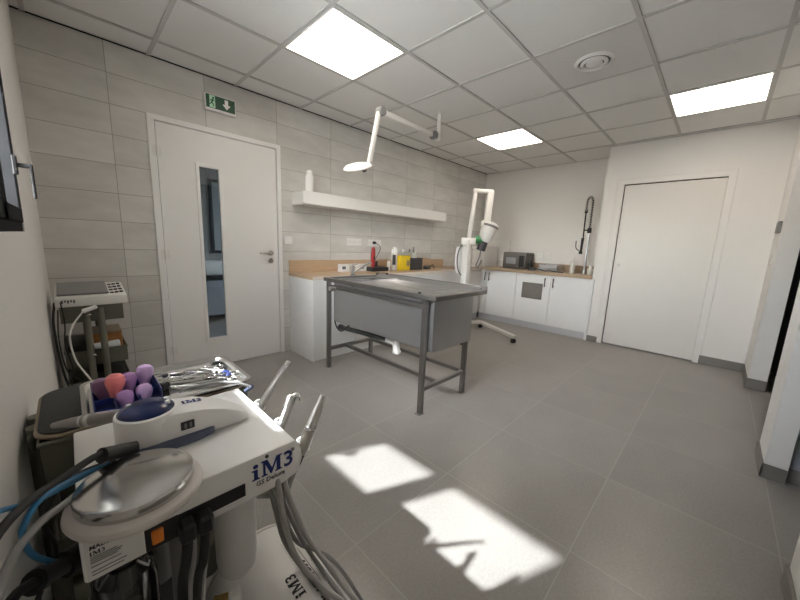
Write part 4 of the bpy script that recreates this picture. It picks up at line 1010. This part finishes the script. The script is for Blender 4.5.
for pts in ([(.209, -2.575, .69), (.209, -2.60, .68), (.205, -2.592, .62), (.199, -2.57, .543), (.2, -2.56, .40)], [(.235, -2.575, .69), (.235, -2.602, .68), (.230, -2.598, .61), (.222, -2.575, .545), (.212, -2.56, .40)]):
    pc = obj('plug_lead', MB().tube(pts, .008), 'rubber', du)
    obj('plug', MB().rbox((pts[1][0], YF - .014, .682), (.024, .03, .034), (0, 0, 0), .005), 'black', pc)
obj('silver_lead', MB().tube([(.222, -2.55, .665), (.220, -2.575, .62), (.212, -2.57, .53), (.207, -2.56, .40)], .005), 'hosel', du)
obj('silver_lead', MB().tube([(.245, -2.55, .665), (.242, -2.575, .62), (.232, -2.57, .53), (.225, -2.56, .40)], .004), 'hosel', du)
# handpiece holder arm on the right side
ho = MB().box(.425, .445, -2.56, -2.27, .69, .712, .004)
for y in (-2.30, -2.43, -2.545):
    ho.lathe([(.011, -.012), (.015, -.012), (.015, .012), (.011, .012), (.011, -.012)], (.453, y, .705), seg=20)
obj('handpiece_holder', ho, 'unitwhite', du)
bcp = MB().cyl((.43, -2.262, .742), (.445, -2.275, .757), .006, seg=12); obj('blue_nozzle', bcp, 'greyblue', du)
# handpieces (each rests in a holder)
def hp(label, base, tip, kind):
    b_, t_ = Vector(base), Vector(tip); d = (t_ - b_); L = d.length; d.normalize()
    T = thing('dental_handpiece', label, 'handpiece', base, 'steel handpieces in the unit holder')
    ax = frame_z(d); ax.translation = b_
    if kind == 'turbine':
        side = Vector((.55, -.25, 0))
        neck = [b_, b_ + d * L * .45, b_ + d * L * .75, t_]
        obj('barrel', MB().tube([b_ - d * .02, b_ + d * L * .25, b_ + d * L * .55, b_ + d * L * .8 - side * .004, t_], .01, seg=14, taper=lambda u: .0115 - .0055 * u), 'satin', T)
        obj('head', MB().cyl(t_ - Vector((.004, .004, .007)), t_ + Vector((.004, -.004, .006)), .0075, bev=.002), 'chrome', T)
    elif kind == 'syringe':
        obj('barrel', MB().lathe([(0, -.02), (.0115, -.02), (.0105, L * .4), (.0095, L * .5), (.0125, L * .62), (.013, L * .93), (.009, L), (0, L)], mtx=ax, seg=18), 'satin', T)
        bt_ = MB(); bt_.cyl(t_ + Vector((-.006, -.004, -.01)), t_ + Vector((-.009, -.010, .002)), .004, seg=10); bt_.cyl(t_ + Vector((.006, -.006, -.01)), t_ + Vector((.010, -.012, .0)), .004, seg=10); obj('button', bt_, 'chrome', T)
        obj('nozzle', MB().tube([t_ - d * .004, t_ + Vector((.010, -.004, .004)), t_ + Vector((.017, -.010, -.004)), t_ + Vector((.018, -.012, -.016))], .0028, seg=8), 'chrome', T)
    else:
        obj('barrel', MB().lathe([(0, -.02), (.012, -.02), (.0135, 0), (.0135, L * .35), (.012, L * .37), (.0095, L * .75), (.0075, L * .8), (.007, L * .95), (.006, L), (0, L)], mtx=ax, seg=18), 'satin', T)
        obj('collar', MB().lathe([(.0138, L * .30), (.0142, L * .31), (.0142, L * .34), (.0138, L * .35)], mtx=ax, seg=18), 'chrome', T)
    obj('rear_cap', MB().lathe([(0, -.045), (.008, -.045), (.0095, -.02), (0, -.02)], mtx=ax, seg=16), 'rubber', T)
    obj('supply_hose', MB().tube([b_ - d * .04, b_ - d * .085, b_ - d * .10 + Vector((-.008, 0, -.02)), Vector((b_.x - .055, b_.y + .01, .60)), Vector((b_.x - .10, b_.y + .02, .62))], .006), 'hosel', T)
hp('steel turbine handpiece with small round head, farthest of the three in the holder', (.453, -2.305, .705), (.500, -2.378, .843), 'turbine')
hp('steel syringe with button head and bent nozzle, in the middle of the holder', (.453, -2.437, .708), (.497, -2.408, .762), 'syringe')
hp('thick straight steel handpiece, nearest of the three in the holder', (.453, -2.552, .708), (.500, -2.556, .817), 'straight')
# scaler unit on top
sc = thing('scaler_unit', 'white tabletop scaler with navy dome on the dental unit', 'scaler', (.25, -2.41, .752))
obj('dark_base', MB().prism([(.150, -2.360), (.145, -2.41), (.158, -2.452), (.20, -2.466), (.27, -2.462), (.30, -2.452), (.30, -2.37), (.24, -2.350), (.19, -2.346)], .018, Matrix.Translation((0, -.004, .7525)), .004), 'greyblue', sc)
cyc = (.192, -2.405, 0)
obj('round_body', MB().lathe([(0, .7635), (.050, .7635), (.0525, .768), (.0525, .815), (.051, .822), (.046, .825), (0, .825)], cyc, seg=44), 'unitwhite', sc)
t_ = bmesh.new()
secs = [(.20, -2.455, -2.357, .7635, .824), (.235, -2.456, -2.362, .7635, .822), (.28, -2.456, -2.366, .762, .816), (.32, -2.454, -2.372, .758, .802), (.352, -2.450, -2.380, .755, .784), (.374, -2.444, -2.390, .7535, .768)]
rw = []
for (x, ya_, yb_, za_, zb_) in secs:
    h_ = zb_ - za_; w_2 = yb_ - ya_
    ptsr = [(ya_, za_), (ya_, za_ + h_ * .72), (ya_ + w_2 * .06, za_ + h_ * .92), (ya_ + w_2 * .2, zb_), (yb_ - w_2 * .2, zb_), (yb_ - w_2 * .06, za_ + h_ * .92), (yb_, za_ + h_ * .72), (yb_, za_)]
    rw.append([t_.verts.new((x, y, z)) for y, z in ptsr])
for a, b_ in zip(rw, rw[1:]):
    for k in range(8): t_.faces.new((a[k], a[(k + 1) % 8], b_[(k + 1) % 8], b_[k]))
t_.faces.new(rw[0][::-1]); t_.faces.new(rw[-1]); bmesh.ops.recalc_face_normals(t_, faces=t_.faces)
wing = MB(); wing._merge(t_); obj('wing_body', wing, 'unitwhite', sc, 30)
obj('dome', MB().lathe([(0, .840), (.015, .8395), (.030, .8365), (.041, .831), (.0465, .8255), (.047, .824), (0, .824)], cyc, seg=44), 'navy', sc)
for a, rr in ((2.6, .03), (.2, .035), (-.35, .036)):
    x, y = cyc[0] + rr * math.cos(a), cyc[1] + rr * math.sin(a)
    obj('touch_button', MB().cyl((x, y, .832), (x, y, .8375), .0045, seg=12), 'whiteplastic', sc)
obj('power_switch', MB().box(.238, .262, -2.4585, -2.4555, .782, .800, .001), 'black', sc)
pt = MB(); pt.box(.244, .248, -2.4592, -2.4584, .786, .796); pt.box(.253, .257, -2.4592, -2.4584, .786, .796); obj('switch_marks', pt, 'midgrey', sc)
tx = MB(); logo(tx, .015, Matrix.Translation((.25, -2.418, .8215)) @ Matrix.Rotation(.10, 4, 'Y'))
tx.bm.verts.ensure_lookup_table(); obj('wing_lettering', tx, 'inkblue', sc)
# grey handpiece resting from scaler across the cover
sh_ = thing('scaler_handpiece', 'grey tapered scaler handpiece resting in front of the silicone bulbs', 'handpiece', (.10, -2.27, .79))
a_, b_ = Vector((.148, -2.345, .806)), Vector((.056, -2.268, .786)); d_ = (b_ - a_); L = d_.length; ax = frame_z(d_); ax.translation = a_
obj('barrel', MB().lathe([(0, -.01), (.0118, -.01), (.0128, .0), (.0128, L * .50), (.0115, L * .52), (.0100, L * .72), (.0055, L), (.003, L), (.003, L - .006), (0, L - .006)], mtx=ax, seg=22), 'hpgrey', sh_)
obj('sleeve', MB().lathe([(.0129, L * .38), (.0132, L * .39), (.0122, L * .54), (.0108, L * .54)], mtx=ax, seg=22), 'satin', sh_)
obj('bore', MB().lathe([(0, L - .004), (.0028, L - .004), (0, L - .003)], mtx=ax, seg=14), 'black', sh_)
obj('handpiece_tube', MB().tube([(.262, -2.215, .768), (.318, -2.225, .773), (.37, -2.255, .780), (.405, -2.285, .778), (.432, -2.30, .765)], .0042), 'hose', sc)
sc.location.y += .010

# leads at the left of the unit
def lead(name, label, pts, r, mat, group=None, extra=None, cat='cable'):
    t = thing(name, label, cat, pts[0], group)
    obj('cord', MB().tube(pts, r), mat, t)
    if extra: obj('connector', extra, 'black', t)
    return t
e1 = MB().tube([(.165, -2.462, .785), (.141, -2.468, .792), (.118, -2.484, .804)], .0125, sub=4)
lead('scaler_lead', 'thick black lead with ribbed plug running from the scaler to the left wall', [(.150, -2.464, .790), (.114, -2.485, .807), (.071, -2.527, .809), (.044, -2.571, .819), (.023, -2.625, .824), (.012, -2.68, .822), (.004, -2.71, .822)], .0055, 'rubber', None, e1)
lead('air_tube', 'straight blue air tube leaving the frame at the left edge', [(.115, -2.455, .768), (.068, -2.516, .788), (.042, -2.557, .807), (.022, -2.60, .836), (.012, -2.66, .862), (.004, -2.70, .875)], .0034, 'bluetube', 'blue air tubes', None, 'tube')
lead('air_tube', 'blue air tube curving in a loop beside the steel lid', [(.125, -2.46, .772), (.072, -2.53, .804), (.050, -2.565, .809), (.037, -2.584, .795), (.035, -2.585, .779), (.036, -2.567, .742), (.045, -2.542, .702), (.062, -2.521, .672), (.10, -2.48, .665)], .0038, 'bluetube', 'blue air tubes', None, 'tube')
lead('suction_hose', 'thick pale grey hose running from under the lid flange to lower left', [(.10, -2.495, .768), (.074, -2.552, .784), (.055, -2.575, .788), (.038, -2.602, .786), (.025, -2.625, .776), (.014, -2.68, .755), (.006, -2.72, .74)], .0050, 'hose', None, None, 'hose')
lead('mains_lead', 'thin black lead hanging between the blue tubes and the trolley', [(.135, -2.44, .765), (.079, -2.484, .783), (.056, -2.508, .771), (.048, -2.52, .743), (.054, -2.51, .695), (.048, -2.526, .66), (.03, -2.571, .60), (.03, -2.58, .02)], .0035, 'rubber')
e1 = MB().tube([(.115, -2.49, .655), (.096, -2.504, .660), (.062, -2.529, .669)], .020, sub=4); e1.tube([(.062, -2.529, .669), (.034, -2.570, .696)], .013, sub=1); e1.tube([(.042, -2.558, .688), (.035, -2.569, .695)], .016, sub=1)
lead('mains_plug', 'fat black mains connector plugged in below the rating label', [(.036, -2.567, .695), (.021, -2.60, .712), (.012, -2.66, .718), (.006, -2.71, .70)], .0065, 'rubber', None, e1)

# ------------------------------------------------------------------ light
wd = bpy.data.worlds.new('world'); S.world = wd; wd.use_nodes = True
t = wd.node_tree; t.nodes.clear()
o = t.nodes.new('ShaderNodeOutputWorld'); bg = t.nodes.new('ShaderNodeBackground'); sk = t.nodes.new('ShaderNodeTexSky')
sk.sky_type = 'NISHITA'; sk.sun_disc = False; sk.sun_elevation = math.radians(49); sk.sun_rotation = math.radians(250); sk.air_density = 1.; sk.dust_density = 2.0; sk.ozone_density = 1.
hsv = t.nodes.new('ShaderNodeHueSaturation'); hsv.inputs['Saturation'].default_value = .25
t.links.new(sk.outputs[0], hsv.inputs['Color']); t.links.new(hsv.outputs[0], bg.inputs[0])
bg.inputs[1].default_value = 2.7
t.links.new(bg.outputs[0], o.inputs[0])
sun = bpy.data.lights.new('sun', 'SUN'); sun.energy = 30.; sun.angle = math.radians(1.3); sun.color = (.97, .985, 1)
so = bpy.data.objects.new('sun', sun); COL.objects.link(so); so.location = (-4, 1.5, 6)
so.rotation_euler = Vector((1, -.40, -1.245)).to_track_quat('-Z', 'Y').to_euler()

# ------------------------------------------------------------------ camera
cam = bpy.data.cameras.new('camera'); cam.sensor_width = 36; cam.lens = 324.05 / 800 * 36; cam.clip_start = .01
co = bpy.data.objects.new('camera', cam); COL.objects.link(co)
r_, u_, f_ = Vector((.70256643, -.71054764, .03901873)), Vector((.09323318, .14626716, .98484186)), Vector((.70548422, .68827899, -.16900901))
mx = Matrix((r_, u_, -f_)).transposed().to_4x4(); mx.translation = (.1105874, -3.17659575, 1.1726926)
co.matrix_world = mx
S.camera = co
S.view_settings.view_transform = 'Standard'; S.view_settings.look = 'None'; S.view_settings.gamma = 1; S.view_settings.use_curve_mapping = False
S.view_settings.exposure = 1.3
S.cycles.max_bounces = 12; S.cycles.diffuse_bounces = 6; S.cycles.transparent_max_bounces = 12; S.cycles.sample_clamp_indirect = 6
